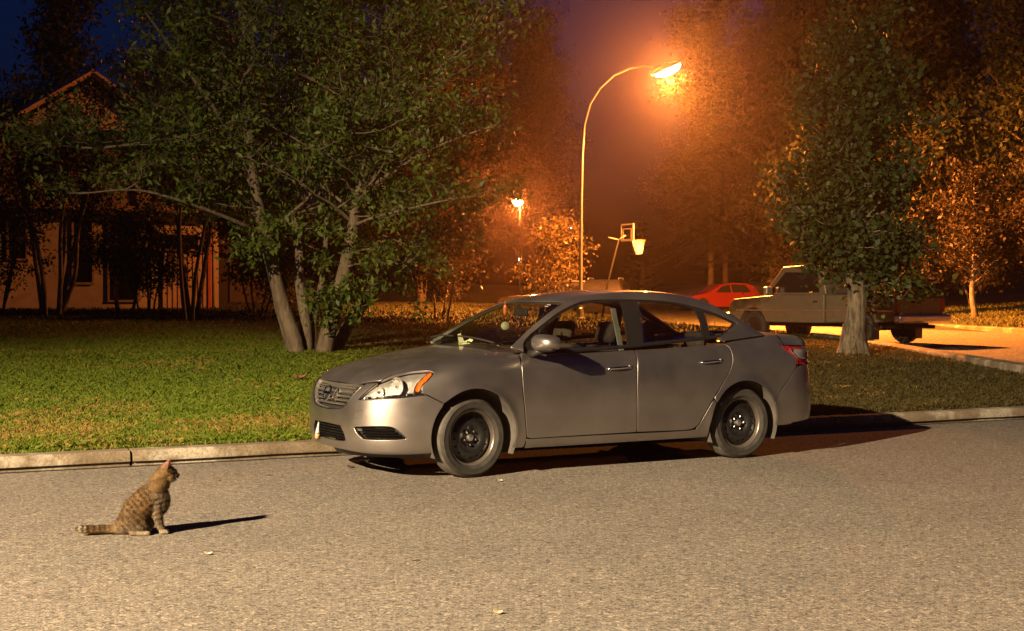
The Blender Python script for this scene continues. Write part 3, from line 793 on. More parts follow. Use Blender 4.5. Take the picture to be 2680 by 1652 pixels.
    # wheel wells
    for (cx,cz,rad) in ((ac[0],ac[1],.384),(rc[0],rc[1],.384)):
        for sg in (1,-1):
            mb=MB(); an=np.linspace(-25,205,28); v=[];f=[]
            for a in an:
                for y in (.855,.56): v.append((-(cx+rad*math.cos(R(a))),sg*y,cz+rad*math.sin(R(a))))
            for k in range(len(an)-1): f.append((2*k,2*k+1,2*k+3,2*k+2))
            b=len(v); v.append((-cx,sg*.56,cz)); 
            for k in range(len(an)-1): f.append((2*k+1,b,2*k+3))
            MB().add(v,f).build('wheel_arch_liner',M['grey_liner'],car,True)
    # --- underbody and cabin
    u=MB(); u.box((-2.25,0,.235),(3.9,1.10,.09),bev=.02); u.box((-2.25,0,.27),(1.75,1.60,.07),bev=.02); u.box((-.72,0,.52),(.85,1.06,.50),bev=.05); u.box((-4.05,0,.60),(.75,1.06,.60),bev=.05); u.box((-4.33,0,.45),(.22,1.35,.22),bev=.05)
    u.box((-.42,0,.42),(.45,1.1,.32),bev=.05); u.tube([(-2.2,.2,.18),(-4.3,.3,.2)],.03,8); u.box((-.35,.42,.19),(.1,.02,.06))
    u.build('underbody',M['under'],car)
    for sg in (1,-1):
        MB().box((-2.45,sg*.735,.62),(2.1,.05,.72),bev=.02).build('door_card',M['dark_trim'],car)
    d=MB(); d.box((-1.50,0,.90),(.42,1.42,.16),bev=.05); d.box((-1.28,0,.965),(.35,1.38,.03),bev=.012); d.build('dashboard',M['dark_trim'],car)
    sw=MB(); Mx=Matrix.Translation((-1.92,.36,.93))@Matrix.Rotation(R(-65),4,'Y')
    ring=[(Mx@Vector((.185*math.cos(t),.185*math.sin(t),0)))[:] for t in np.linspace(0,2*math.pi,33)]
    sw.tube(ring,.016,8,False); sw.tube([(Mx@Vector((-.18,0,0)))[:],(Mx@Vector((.18,0,0)))[:]],.02,8); sw.ellipsoid((-1.92,.36,.93),(.03,.07,.06)); sw.build('steering_wheel',M['dark_trim'],car,True)
    def seat(s,y,wd,mat,tilt=16,h=.60):
        st=MB(); st.box((-s+.20,y,.40),(.52,wd,.16),bev=.05)
        rot=Matrix.Rotation(R(-tilt),3,'Y')
        st.box((-s-.10,y,.72),(.13,wd*.94,h),bev=.05,rot=rot)
        o=st.build('seat',mat,car,True,50)
        hr=MB(); hr.box((-s-.215,y,1.125),(.10,.27,.19),bev=.045,rot=rot); hr.tube([(-s-.19,y-.06,.95),(-s-.215,y-.06,1.08)],.007,6); hr.tube([(-s-.19,y+.06,.95),(-s-.215,y+.06,1.08)],.007,6)
        hr.build('headrest',mat,o,True,50)
    seat(2.28,.36,.50,M['dark_cloth']); seat(2.28,-.36,.50,M['seat_cloth'])
    st=MB(); st.box((-3.05,0,.42),(.5,1.36,.18),bev=.05); st.box((-3.32,0,.72),(.14,1.36,.54),bev=.05,rot=Matrix.Rotation(R(-22),3,'Y')); bs=st.build('rear_bench',M['dark_cloth'],car,True,50)
    for y in (.40,-.40): MB().box((-3.42,y,1.045),(.10,.28,.16),bev=.05).build('headrest',M['dark_cloth'],bs,True,50)
    MB().box((-3.72,0,.985),(.62,1.36,.03),bev=.01).build('parcel_shelf',M['dark_trim'],car)
    # seat belts hang by the centre pillars
    for sg in (1,-1):
        MB().box((-2.40,sg*.665,1.14),(.05,.012,.42),bev=.003,rot=Matrix.Rotation(R(sg*20),3,'X')).build('seat_belt',simple('belt_web',(.17,.18,.17),.7),car)
    # rear-view mirror
    rv=MB(); rv.box((-1.83,0,1.30),(.03,.22,.06),bev=.012); rv.tube([(-1.83,0,1.31),(-1.80,0,1.37)],.01,6); rv.build('rear_view_mirror',M['black_plastic'],car)
    return car
car=build_sedan()
CM=Matrix.Translation((-1.5132,11.157,0))@Matrix.Rotation(YAW+math.pi,4,'Z')
def c2w(s,y,z): return CM@Vector((-s,y,z))

# ------------------------------------------------------------------ lights of the place
SOD=(1.0,.27,.035)
def lamp(name, loc, energy, col, soft, kind='POINT', spot=None, aim=None, blend=.5):
    l=bpy.data.lights.new(name,kind); l.energy=energy; l.color=col; l.shadow_soft_size=soft
    o=bpy.data.objects.new(name,l); o.location=loc; link(o)
    if kind=='SPOT':
        l.spot_size=R(spot); l.spot_blend=blend
        o.rotation_euler=(Vector(aim)-Vector(loc)).to_track_quat('-Z','Y').to_euler()
    return o
KEY=Vector((-11.2,-4.2,8.6))
lamp('near_street_light',KEY,KEY_E,(1,.74,.45),.10,'SPOT',88,(-2.5,4.5,0),.8)
LH=Vector((4.95,44,8.72))
# ------------------------------------------------------------------ street, kerbs, lawns
def asphalt(name, lo, hi, sc_=1.0, warm=0):
    m,nt,b=new_mat(name)
    a=noise_node(nt,42*sc_,6,.95); c=noise_node(nt,.55,5,.6); e=noise_node(nt,85*sc_,2,.8)
    r=ramp(nt,a.outputs['Fac'],[(.38,lo),(.5,tuple((np.array(lo)+np.array(hi))/2)),(.62,hi)])
    r2=ramp(nt,c.outputs['Fac'],[(.3,(.86,.86,.86)),(.7,(1.08,1.07,1.05))])
    r3=ramp(nt,e.outputs['Fac'],[(.38,(.35,.34,.33)),(.46,(1,1,1)),(.58,(1,1,1)),(.66,(1.8,1.75,1.65))])
    mx=nd(nt,'ShaderNodeMixRGB',blend_type='MULTIPLY'); mx.inputs[0].default_value=1
    mx2=nd(nt,'ShaderNodeMixRGB',blend_type='MULTIPLY'); mx2.inputs[0].default_value=1
    nt.links.new(r.outputs[0],mx.inputs[1]); nt.links.new(r2.outputs[0],mx.inputs[2]); nt.links.new(mx.outputs[0],mx2.inputs[1]); nt.links.new(r3.outputs[0],mx2.inputs[2])
    tc=nd(nt,'ShaderNodeTexCoord'); vo=nd(nt,'ShaderNodeTexVoronoi'); vo.inputs['Scale'].default_value=52*sc_; nt.links.new(tc.outputs['Object'],vo.inputs['Vector'])
    sp_=nd(nt,'ShaderNodeSeparateColor'); nt.links.new(vo.outputs['Color'],sp_.inputs[0])
    r4=ramp(nt,sp_.outputs[0],[(0,(.48,.46,.44)),(.18,(.80,.79,.77)),(.6,(1.0,1.0,.98)),(.9,(1.22,1.18,1.10)),(1,(1.75,1.66,1.5))])
    mx3=nd(nt,'ShaderNodeMixRGB',blend_type='MULTIPLY'); mx3.inputs[0].default_value=1
    nt.links.new(mx2.outputs[0],mx3.inputs[1]); nt.links.new(r4.outputs[0],mx3.inputs[2])
    nt.links.new(mx3.outputs[0],b.inputs['Base Color'])
    b.inputs['Roughness'].default_value=.95; b.inputs['Specular IOR Level'].default_value=.08
    nt.links.new(bump(nt,a.outputs['Fac'],.16,.006).outputs['Normal'],b.inputs['Normal'])
    return m
M['asphalt']=asphalt('asphalt',(.115,.106,.097),(.315,.29,.262))
M['asphalt_far']=asphalt('worn_asphalt',(.15,.14,.13),(.24,.23,.21),.4)
M['concrete']=None
def concrete():
    m,nt,b=new_mat('weathered_concrete')
    a=noise_node(nt,1.9,7,.65); e=noise_node(nt,45,3,.85); st=noise_node(nt,4.5,5,.65)
    r=ramp(nt,a.outputs['Fac'],[(.34,(.17,.130,.085)),(.52,(.225,.18,.12)),(.60,(.40,.36,.29))])
    r2=ramp(nt,e.outputs['Fac'],[(.3,(.5,.48,.45)),(.5,(1,1,1)),(.7,(1.25,1.22,1.15))])
    r3=ramp(nt,st.outputs['Fac'],[(.35,(.72,.70,.66)),(.6,(1,1,1))])
    mx=nd(nt,'ShaderNodeMixRGB',blend_type='MULTIPLY'); mx.inputs[0].default_value=1
    mx2=nd(nt,'ShaderNodeMixRGB',blend_type='MULTIPLY'); mx2.inputs[0].default_value=1
    nt.links.new(r.outputs[0],mx.inputs[1]); nt.links.new(r2.outputs[0],mx.inputs[2]); nt.links.new(mx.outputs[0],mx2.inputs[1]); nt.links.new(r3.outputs[0],mx2.inputs[2])
    nt.links.new(mx2.outputs[0],b.inputs['Base Color']); b.inputs['Roughness'].default_value=.93
    nt.links.new(bump(nt,e.outputs['Fac'],.5,.01).outputs['Normal'],b.inputs['Normal']); return m
M['concrete']=concrete()
M['gutter_strip']=simple('gutter_strip',(.030,.020,.010),.95,var=.5,scale=5,bmp=.4)
M['soil']=simple('lawn_soil',(.030,.036,.010),.95,var=.4,scale=1.5,bmp=.4)
M['verge']=simple('dry_verge',(.10,.075,.022),.95,var=.5,scale=1.2,bmp=.5)
# far ground out to the horizon
tag(mesh_obj('ground',[(-900,-200,-.35),(900,-200,-.35),(900,1500,-.35),(-900,1500,-.35)],[(0,1,2,3)],M['soil']),kind='structure')
# the near street: everything in front of the kerb line
pts=[kerb_xy(-70,.02),kerb_xy(15,.02),(30,30),(70,-40),(-70,-40)]
tag(mesh_obj('street',[(x,y,0) for x,y in pts],[tuple(range(len(pts)))],M['asphalt']),kind='structure')
# kerb: 3 m stones with open joints
def kerb():
    mb=MB(); us=[]
    u=-14.0
    joints=[-8.1,-5.1,1.47-3.3+1.52,3.0,6.0,9.06,12.06]
    joints=[-11.0,-7.9,-4.9,-1.94+2.98-2.98+.0,1.04,4.1,7.15,8.55,11.6]
    for a,b in zip(joints[:-1],joints[1:]):
        n=10; prof=[(.035,-.02),(.030,.035),(.0,.042),(-.002,.060),(.012,.118),(.028,.133),(.155,.140),(.165,.10)]
        vs_=[];fs=[]
        for k in range(n+1):
            uu=a+.012+(b-a-.024)*k/n
            for j,(d,z) in enumerate(prof):
                w_=.006*noise.noise(Vector((uu*3.1,j*1.7,.3)))+.003*noise.noise(Vector((uu*11,j*2.1,4)))
                x,y=kerb_xy(uu,d+w_); vs_.append((x,y,z+(w_*.7 if j>1 else 0)))
        m=len(prof)
        for k in range(n):
            for j in range(m-1): fs.append((k*m+j,(k+1)*m+j,(k+1)*m+j+1,k*m+j+1))
        fs.append(tuple(range(m))[::-1]); fs.append(tuple(range(n*m,(n+1)*m)))
        mb.add(vs_,fs)
    o=mb.build('kerb',M['concrete'],None,True,35); tag(o,kind='structure')
    # dark strip with a wavy front edge along its foot
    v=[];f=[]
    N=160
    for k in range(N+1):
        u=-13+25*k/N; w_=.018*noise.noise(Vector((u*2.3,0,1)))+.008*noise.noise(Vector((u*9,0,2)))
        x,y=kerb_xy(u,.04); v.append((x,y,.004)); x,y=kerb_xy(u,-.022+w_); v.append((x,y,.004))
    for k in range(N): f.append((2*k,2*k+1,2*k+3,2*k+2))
    tag(mesh_obj('gutter',v,f,M['gutter_strip']),kind='structure')
kerb()
# the cross street
NE=[(17,7.9),(20,8.2),(30,8.25),(38,8.0),(42,7.0),(45,5.3),(48,4.2),(52,3.2),(58,2.2),(65,.8),(74,-2.0)]
FE=[(17,22),(24,19.5),(30,17.4),(39,14.6),(43,13.5),(50,12.7),(60,12.8),(70,12.6),(76,11.0)]
ny=np.array([p[0] for p in NE]); nx=np.array([p[1] for p in NE]); fy=np.array([p[0] for p in FE]); fx=np.array([p[1] for p in FE])
def in_street(x,y):
    return (y>17)&(y<76)&(x>np.interp(y,ny,nx))&(x<np.interp(y,fy,fx))
def ground_z(x,y):
    x=np.asarray(x,float); y=np.asarray(y,float)
    z=lawn_z(x,y)
    f=np.interp(y,fy,fx); far=x-f
    zf=street_z(x,y)+.15+.05*np.clip(far,0,30)
    z=np.where(far>0,zf,z)
    z=z+1.05*sstep(74,78.5,y)*sstep(-16,-4,x)
    return z
def cross_street():
    Y=np.concatenate([np.linspace(17,76,60)]); v=[];f=[];K=14
    for y in Y:
        a,b=np.interp(y,ny,nx),np.interp(y,fy,fx)
        for k in range(K+1):
            x=a+(b-a)*k/K; v.append((x,y,float(street_z(x,y))))
    for i in range(len(Y)-1):
        for k in range(K): f.append((i*(K+1)+k,i*(K+1)+k+1,(i+1)*(K+1)+k+1,(i+1)*(K+1)+k))
    tag(mesh_obj('cross_street',v,f,M['asphalt_far']),kind='structure')
    for nm,E,off,lab in (('kerb',FE,.0,1),('kerb',NE,-.30,0)):
        mb=MB(); ys=np.linspace(21,74,90); ex=np.interp(ys,[p[0] for p in E],[p[1] for p in E]); vs_=[];fs=[]
        for y,x in zip(ys,ex):
            z=float(street_z(x,y))
            for d,h in ((0,-.02),(.0,.12),(.03,.15),(.26,.155),(.28,.0)): vs_.append((x+off+d,y,z+h))
        for i in range(len(ys)-1):
            for j in range(4): fs.append((i*5+j,i*5+j+1,(i+1)*5+j+1,(i+1)*5+j))
        tag(mb.add(vs_,fs).build('kerb',M['concrete']),kind='structure')
cross_street()
def lawn():
    us=np.concatenate([np.linspace(-60,-12,24),np.linspace(-11.5,16,84),np.linspace(17,60,30)])
    ds=np.concatenate([[.150,.2,.3],np.linspace(.5,14,46),np.linspace(14.6,60,76),np.linspace(62,110,20)])
    U,Dd=np.meshgrid(us,ds); x,y=kerb_xy(U,Dd)
    z=ground_z(x,y)
    bz=np.array([noise.noise(Vector((a*.6,b*.6,0)))*.02 for a,b in zip(x.ravel(),y.ravel())]).reshape(x.shape)
    z=z+bz*np.clip(Dd-.3,0,1)
    s=in_street(x,y); z=np.where(s,street_z(x,y)-.12,z)
    z=np.where((y<17.5)&(x>8.0),-.2,z)
    nU=len(us); v=np.stack([x.ravel(),y.ravel(),z.ravel()],-1); i=np.arange(len(ds)-1)[:,None]*nU+np.arange(nU-1)[None]; i=i.ravel()
    f=np.stack([i,i+1,i+nU+1,i+nU],-1)
    tag(mesh_obj('lawn',v,f,M['soil'],None,True),kind='structure')
lawn()
# grass blades
def fbm(x,y,s,seed=0):
    return np.array([noise.fractal(Vector((a*s+seed,b*s,seed)),1.0,2.0,4) for a,b in zip(x,y)])
def grass(n=640000):
    Y=rng.uniform(0,1,n); Y=1/(1/10.2+(1/34.-1/10.2)*Y)      # denser near
    X=rng.uniform(-.68,.52,n)*Y
    u,d=kerb_uv(X,Y)
    ok=(d>.16)&~((Y>16)&(X>np.interp(Y,ny,nx)-.32))&(Y<34)
    X,Y,d,u=X[ok],Y[ok],d[ok],u[ok]; n=len(X)
    z=ground_z(X,Y)
    dry=np.clip(fbm(X,Y,.55,3)*.55+.42*np.exp(-((d-1.3)/1.1)**2)*(X<-1.5)-.13+.30*fbm(X,Y,2.5,9),-.6,1)
    tall=.040+.028*rng.random(n)+.02*fbm(X,Y,.9,5); tall*=np.where(d<.30,.6,1)
    tall*=np.where(Y>20,1.25,1)
    wdt=np.where(Y>17,.0075,.0042)*(.7+.6*rng.random(n))
    a=rng.uniform(0,2*math.pi,n); lean=rng.normal(0,.55,n)*tall
    la=rng.uniform(0,2*math.pi,n)
    bx,by=np.cos(a)*wdt,np.sin(a)*wdt
    v=np.empty((n,4,3),np.float32)
    v[:,0]=np.stack([X-bx,Y-by,z-.01],-1); v[:,1]=np.stack([X+bx,Y+by,z-.01],-1)
    mx,my=X+np.cos(la)*lean*.4,Y+np.sin(la)*lean*.4
    tx,ty=X+np.cos(la)*lean*1.3,Y+np.sin(la)*lean*1.3
    v[:,2]=np.stack([tx,ty,z+tall*(1-.25*np.minimum(np.abs(lean)/tall,1.5))],-1)
    v[:,3]=np.stack([mx-bx*.7,my-by*.7,z+tall*.55],-1)
    f=np.arange(n*4,dtype=np.int32).reshape(n,4)
    g=np.array([.068,.122,.007]); g2=np.array([.165,.200,.015]); dr=np.array([.33,.21,.055])
    t=rng.random(n)[:,None]; c=g*(1-t)+g2*t
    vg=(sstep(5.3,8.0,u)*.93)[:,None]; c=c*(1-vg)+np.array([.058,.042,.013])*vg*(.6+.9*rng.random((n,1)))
    k=(rng.random(n)<np.clip(dry,0,.75))[:,None]; c=np.where(k,dr*(.6+.6*rng.random((n,1))),c)
    m=vcol_mat('grass_blade',.7)
    nt=m.node_tree; b=nt.nodes['Principled BSDF']; out=nt.nodes['Material Output']; at=[q for q in nt.nodes if q.type=='ATTRIBUTE'][0]
    t_=nd(nt,'ShaderNodeBsdfTranslucent'); nt.links.new(at.outputs['Color'],t_.inputs['Color']); mx_=nd(nt,'ShaderNodeMixShader'); mx_.inputs[0].default_value=.3
    nt.links.new(b.outputs[0],mx_.inputs[1]); nt.links.new(t_.outputs[0],mx_.inputs[2]); nt.links.new(mx_.outputs[0],out.inputs['Surface'])
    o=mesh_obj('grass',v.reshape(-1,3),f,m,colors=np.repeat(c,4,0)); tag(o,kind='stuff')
grass()
def far_grass(n=76000):
    Y=rng.uniform(33,60,n); X=rng.uniform(-.55,.50,n)*Y
    ok=~in_street(X,Y)&~((np.abs(X-np.interp(Y,ny,nx))<.35)|(np.abs(X-np.interp(Y,fy,fx)-.1)<.35))
    X,Y=X[ok],Y[ok]; n=len(X); z=ground_z(X,Y); h=.05+.05*rng.random(n); w_=.022*(.6+.8*rng.random(n)); a=rng.uniform(0,6.28,n)
    v=np.empty((n,3,3),np.float32); bx,by=np.cos(a)*w_,np.sin(a)*w_
    v[:,0]=np.stack([X-bx,Y-by,z-.02],-1); v[:,1]=np.stack([X+bx,Y+by,z-.02],-1); v[:,2]=np.stack([X+rng.normal(0,.04,n),Y+rng.normal(0,.04,n),z+h],-1)
    t=rng.random(n)[:,None]; c=np.array([.018,.024,.005])*(1-t)+np.array([.045,.040,.011])*t; c=np.where((X>np.interp(Y,fy,fx))[:,None],c*3.5,c)  # lawn side coloured darker to stand in for shade, far bank brighter
    o=mesh_obj('rough_grass',v.reshape(-1,3),np.arange(n*3,dtype=np.int32).reshape(n,3),vcol_mat('rough_grass_blade',.8),colors=np.repeat(c,3,0)); tag(o,kind='stuff')
far_grass()
# litter on the road and lawn
def leaf_scrap(name, x, y, z, size, col, rz, label, cat, curl=.4):
    v=[];f=[]
    for i in range(5):
        t=i/4-.5; wv=size*.33*math.cos(t*2.6)
        for j in (-1,0,1): v.append((t*size, j*wv, size*curl*(t*t*2+abs(j)*.35)+.004))
    for i in range(4):
        for j in range(2): f.append((i*3+j,(i+1)*3+j,(i+1)*3+j+1,i*3+j+1))
    o=mesh_obj(name,v,f,simple(name+'_surface',col,.8,var=.3,scale=30)); o.location=(x,y,z); o.rotation_euler=(.15,.1,rz)
    md=o.modifiers.new('s','SOLIDIFY'); md.thickness=.003
    tag(o,label,cat); return o
def ground_px(x,y): # photo pixel on the street
    d=CAM_H*3600/(y-782.1); return (x-1340)/3600*d, d
for (px,py,s_,c_,rz,lab) in ((543,1454,.040,(.50,.43,.32),.3,'pale curled scrap of leaf on the road below the cat\'s shadow'),
        (1309,1262,.045,(.55,.47,.33),.9,'pale dry leaf on the road just below the front wheel'),
        (1303,1610,.040,(.48,.37,.22),.1,'pale dry leaf lying alone near the bottom edge of the road'),
        (917,1226,.060,(.05,.035,.02),.2,'dark flattened leaf beside the front bumper\'s shadow'),
        (147,1230,.030,(.45,.38,.30),.2,'small pale pebble-like leaf in the dark gutter by the kerb')):
    x,y=ground_px(px,py); leaf_scrap('dry_leaf',x,y,.002,s_,c_,rz,lab,'leaf')
for (px,py,L_,rz,lab) in ((702,1246,.05,.1,'short dark twig on the road right of the cat\'s head'),(1090,1470,.05,.5,'thin dark twig lying on the open road below the sedan'),(575,1260,.03,1.2,'tiny dark twig on the road between the cat and the kerb')):
    x,y=ground_px(px,py); dx,dy=math.cos(rz)*L_/2,math.sin(rz)*L_/2
    o=MB().tube([(x-dx,y-dy,.003),(x,y+.004,.005),(x+dx,y+dy,.003)],[.002,.0028,.0015],6).build('twig',simple('twig_bark',(.03,.02,.012),.9)); tag(o,lab,'twig')
# brown leaf on the lawn by the tree
x,y,dp=-1.98*.98,16.2,16.2
o=leaf_scrap('dry_leaf',(783-1340)/3600*17.4,17.4,float(lawn_z((783-1340)/3600*17.4,17.4))+.05,.16,(.20,.09,.04),.4,'brown curled leaf on the grass between the tree and the sedan','leaf',.5)
# ------------------------------------------------------------------ haze volume added to stand in for the lamp's lens bloom
def haze():
    m=bpy.data.materials.new('haze'); m.use_nodes=True; nt=m.node_tree; nt.nodes.remove(nt.nodes['Principled BSDF'])
    v=nd(nt,'ShaderNodeVolumePrincipled'); v.inputs['Color'].default_value=(.95,.80,.76,1); v.inputs['Density'].default_value=HAZE; v.inputs['Anisotropy'].default_value=ANIS
    nt.links.new(v.outputs[0],nt.nodes['Material Output'].inputs['Volume'])
    b=MB().box((0,40,9),(140,130,22)).build('haze',m); tag(b,kind='stuff')
if HAZE>0: haze()

# ------------------------------------------------------------------ the cat
def build_cat():
    K=.000506
    def pt(zx,zy,y=0): return Vector(((zx-800)*K,y,(1005-zy)*K))
    blobs=[] # (p0,r0,p1,r1) capsules
    def cap(p0,r0,p1,r1,n=7):
        for i in range(n):
            t=i/(n-1); blobs.append((p0.lerp(p1,t),r0+(r1-r0)*t,(1,1,1)))
    def ell(c,r): blobs.append((c,1.0,r))
    # trunk
    cap(pt(725,850),.078,pt(800,730),.086); cap(pt(800,730),.087,pt(930,600),.086,9); cap(pt(930,600),.084,pt(1025,550),.073)
    ell(pt(1050,610),(.072,.064,.095)); ell(pt(690,890),(.070,.070,.058))
    # neck and head
    cap(pt(1000,520),.066,pt(1085,370),.060); cap(pt(1070,400),.058,pt(1125,300),.054)
    ell(pt(1140,270),(.056,.054,.050)); ell(pt(1105,300),(.050,.058,.046)); ell(pt(1190,330),(.040,.046,.034))
    ell(pt(1235,318),(.030,.027,.024)); ell(pt(1262,312),(.020,.019,.016)); ell(pt(1225,352),(.028,.022,.013))
    ell(pt(1228,268),(.024,.026,.022))
    # ears
    for sg in (1,-1):
        base=pt(1125,215,sg*.033); tip=pt(1190,120,sg*.042)
        cap(base,.020,tip,.005,9); cap(pt(1155,225,sg*.040),.015,tip,.0045,8); cap(pt(1105,225,sg*.022),.016,tip,.0045,8)
    ell(pt(905,890,0),(.050,.052,.050))
    # front legs
    for sg,dx in ((-1,0),(1,-18)):
        y=sg*.030
        cap(pt(1050+dx,620,sg*.034),.038,pt(1050+dx,745,y),.030); cap(pt(1050+dx,745,y),.029,pt(1085+dx,900,y),.0185); cap(pt(1085+dx,900,y),.0185,pt(1105+dx,970,y),.020)
        ell(pt(1122+dx,975,y),(.028,.021,.0165))
        for k in (-1,0,1): ell(pt(1160+dx,982,y+k*.0105),(.011,.0075,.010))
    # hind legs
    for sg in (1,-1):
        y=sg*.062
        ell(pt(800,830,sg*.050),(.072,.042,.078)); ell(pt(850,870,sg*.056),(.050,.034,.055))
        cap(pt(760,970,y),.018,pt(900,978,y),.0185); ell(pt(925,980,y),(.026,.021,.015))
        for k in (-1,0,1): ell(pt(952,985,y+k*.010),(.010,.0072,.0085))
    # tail lies on the ground behind
    T=[(700,940,0,.034),(600,945,0,.030),(520,945,.003,.0265),(430,944,.004,.0255),(340,940,-.008,.0255),(250,934,-.020,.0255),(180,926,-.034,.024),(150,920,-.040,.018)]
    for a,b in zip(T[:-1],T[1:]): cap(pt(a[0],a[1],a[2]),a[3],pt(b[0],b[1],b[2]),b[3],7)
    mb=MB()
    for c,s,r in blobs:
        rr=(s,s,s) if r==(1,1,1) else r
        c=Vector(c)
        mb.ellipsoid(c,rr,u=14,w=9)
    tmp=mb.build('cat_tmp',None)
    md=tmp.modifiers.new('r','REMESH'); md.mode='VOXEL'; md.voxel_size=.0042
    sm=tmp.modifiers.new('s','SMOOTH'); sm.iterations=7; sm.factor=.5
    dg=bpy.context.evaluated_depsgraph_get(); me=bpy.data.meshes.new_from_object(tmp.evaluated_get(dg))
    bpy.data.objects.remove(tmp)
    me.name='cat_body'
    n=len(me.vertices); co=np.empty(n*3,np.float32); me.vertices.foreach_get('co',co); co=co.reshape(-1,3)
    no=np.empty(n*3,np.float32); me.vertices.foreach_get('normal',no); no=no.reshape(-1,3)
    def colour(p):
        zx=p[:,0]/K+800; zy=1005-p[:,2]/K; y=p[:,1]
        N=np.array([noise.fractal(Vector(q*28),1,2,4) for q in p]); N2=np.array([noise.fractal(Vector(q*75+np.array([5,0,0])),1,2,3) for q in p])
        base=np.array([.135,.085,.036]); tan=np.array([.215,.14,.060]); dark=np.array([.035,.024,.014]); grey=np.array([.26,.20,.135]); pale=np.array([.52,.42,.29]); ging=np.array([.27,.145,.05])
        c=base+(tan-base)*np.clip(.5+N,0,1)[:,None]
        w_g=np.clip((.5+1.2*np.array([noise.noise(Vector(q*9+np.array([3,1,0]))) for q in p])),0,1)
        c=c+(ging-c)*(w_g*.6)[:,None]
        # chest, legs: greyer
        leg=sstep(960,1030,zx)*sstep(430,560,zy); c=c+(grey-c)*(leg*.75)[:,None]
        low=sstep(820,930,zy)*(zx>540)*(zx<960); c=c+(grey-c)*(low*.7)[:,None]
        st=np.zeros(len(p))
        # flank stripes sweep down and back from the spine
        ph=(zx*.74-zy*.67)/56+N*.38
        fl=(zx>560)&(zx<985)&(zy>400)&(zy<930)
        bk=np.sin(ph*2*np.pi)*.9
        st=np.where(fl,np.clip((bk+.12*N2-.05)*2.6,0,1)*np.clip(.92+N2*.5+.35*sstep(760,500,zy),0,1),st)
        # spine
        bl_=np.interp(zx,[540,575,610,670,740,820,900,980],[800,700,610,520,450,415,395,350])
        st=np.maximum(st,.75*np.exp(-np.clip((zy-bl_)/26,0,9)**2)*(zx>555)*(zx<940)*np.clip(.7+N2,0,1))
        # bars on the front legs and chest
        lg=(zx>985)&(zy>560)&(zy<930)
        st=np.where(lg,np.clip((np.sin((zy+.25*zx)/50*2*np.pi/1.0*.8+N*1.5)+N2*.3-.15)*1.8,0,1)*np.clip(sstep(930,820,zy),0,1),st)
        # necklace
        nk=np.exp(-((zy-(495+.05*(zx-1100)))/14)**2)*(zx>1030); st=np.maximum(st,nk*.9)
        nk2=np.exp(-((zy-(440))/10)**2)*(zx>1080)*.5; st=np.maximum(st,nk2)
        # tail rings
        tl=(zx<545)&(zy>840)
        rg=np.clip((np.sin((zx-138)/62*2*np.pi+2.2+N*.6)+.1)*2.2,0,1)
        st=np.where(tl,rg*sstep(560,450,zx)*(.55+.45*sstep(960,905,zy)),st)
        tipw=tl&(zx<225); c=np.where(tipw[:,None],pale,c)
        # head: dark crown line, cheek lines, dark muzzle front
        hd=(zy<470)&(zx>980)
        crown=sstep(1150,1060,zx)*sstep(330,215,zy)*hd; st=np.maximum(st,crown*.55)
        ear=(zy<200)&hd; c=np.where(ear[:,None],np.array([.30,.15,.10]),c)
        mz=sstep(1195,1262,zx)*hd; st=np.maximum(st,mz*.85)
        eye=np.exp(-(((zx-1200)/26)**2+((zy-262)/20)**2)); st=np.maximum(st,eye*.9)
        chin=(zx>1190)&(zy>345)&hd; c=np.where(chin[:,None],pale*.75,c); st=np.where(chin,st*.25,st)
        ck=np.exp(-((zy-(300+.30*(1190-zx)))/9)**2)*hd*(zx<1190)*.55; st=np.maximum(st,ck)
        paw=zy>945
        c=np.where((paw&(zx>820))[:,None],pale*.62+.1*c,c); st=np.where(paw,st*.3,st)
        st=np.clip(st,0,1)
        c=c*(1-st[:,None])+dark*st[:,None]
        return np.clip(.72*c*(1+.35*N2[:,None]),.006,1)
    def no_z(p): return 0
    c=colour(co)
    a=me.color_attributes.new('col','FLOAT_COLOR','POINT'); cc=np.ones((n,4),np.float32); cc[:,:3]=c; a.data.foreach_set('color',cc.ravel())
    me.polygons.foreach_set('use_smooth',np.ones(len(me.polygons),bool))
    fur=vcol_mat('tabby_fur',.75); me.materials.append(fur)
    body=bpy.data.objects.new('cat',me); link(body)
    bx,by=ground_px(356,1399)
    body.location=(bx,by,.0); body.rotation_euler=(0,0,R(8)); 
    tag(body,'brown tabby cat sitting upright on the road, looking right towards the sedan','cat')
    # coat of short hairs over the body
    nf=len(me.polygons); ar=np.array([p.area for p in me.polygons]); cen=np.array([p.center[:] for p in me.polygons]); nrm=np.array([p.normal[:] for p in me.polygons]); vi=np.array([p.vertices[0] for p in me.polygons])
    m=30000; pick=rng.choice(nf,m,p=ar/ar.sum())
    p=cen[pick]+rng.normal(0,.0012,(m,3)); nn=nrm[pick]
    flow=np.array([-.55,0,-.75])+rng.normal(0,.25,(m,3))
    zx=p[:,0]/K+800; zy=1005-p[:,2]/K
    flow[(zx<560)]=np.array([-1,0,-.1]); 
    hd=(zx>1150)&(zy<420); flow[hd]=np.array([-.8,0,.1])
    fl=flow-nn*(flow*nn).sum(1,keepdims=True); fl/=np.linalg.norm(fl,axis=1,keepdims=True)+1e-6
    L_=np.where(hd|(zy<300),.008,.017)*(.6+.7*rng.random(m)); L_=np.where(zy>930,.006,L_)
    tip=p+(fl*.85+nn*.42+rng.normal(0,.12,(m,3)))*L_[:,None]
    sd=np.cross(fl,nn); sd/=np.linalg.norm(sd,axis=1,keepdims=True)+1e-6
    v=np.empty((m,3,3),np.float32); v[:,0]=p-sd*.0011; v[:,1]=p+sd*.0011; v[:,2]=tip
    v[:,:,2]=np.maximum(v[:,:,2],.001)
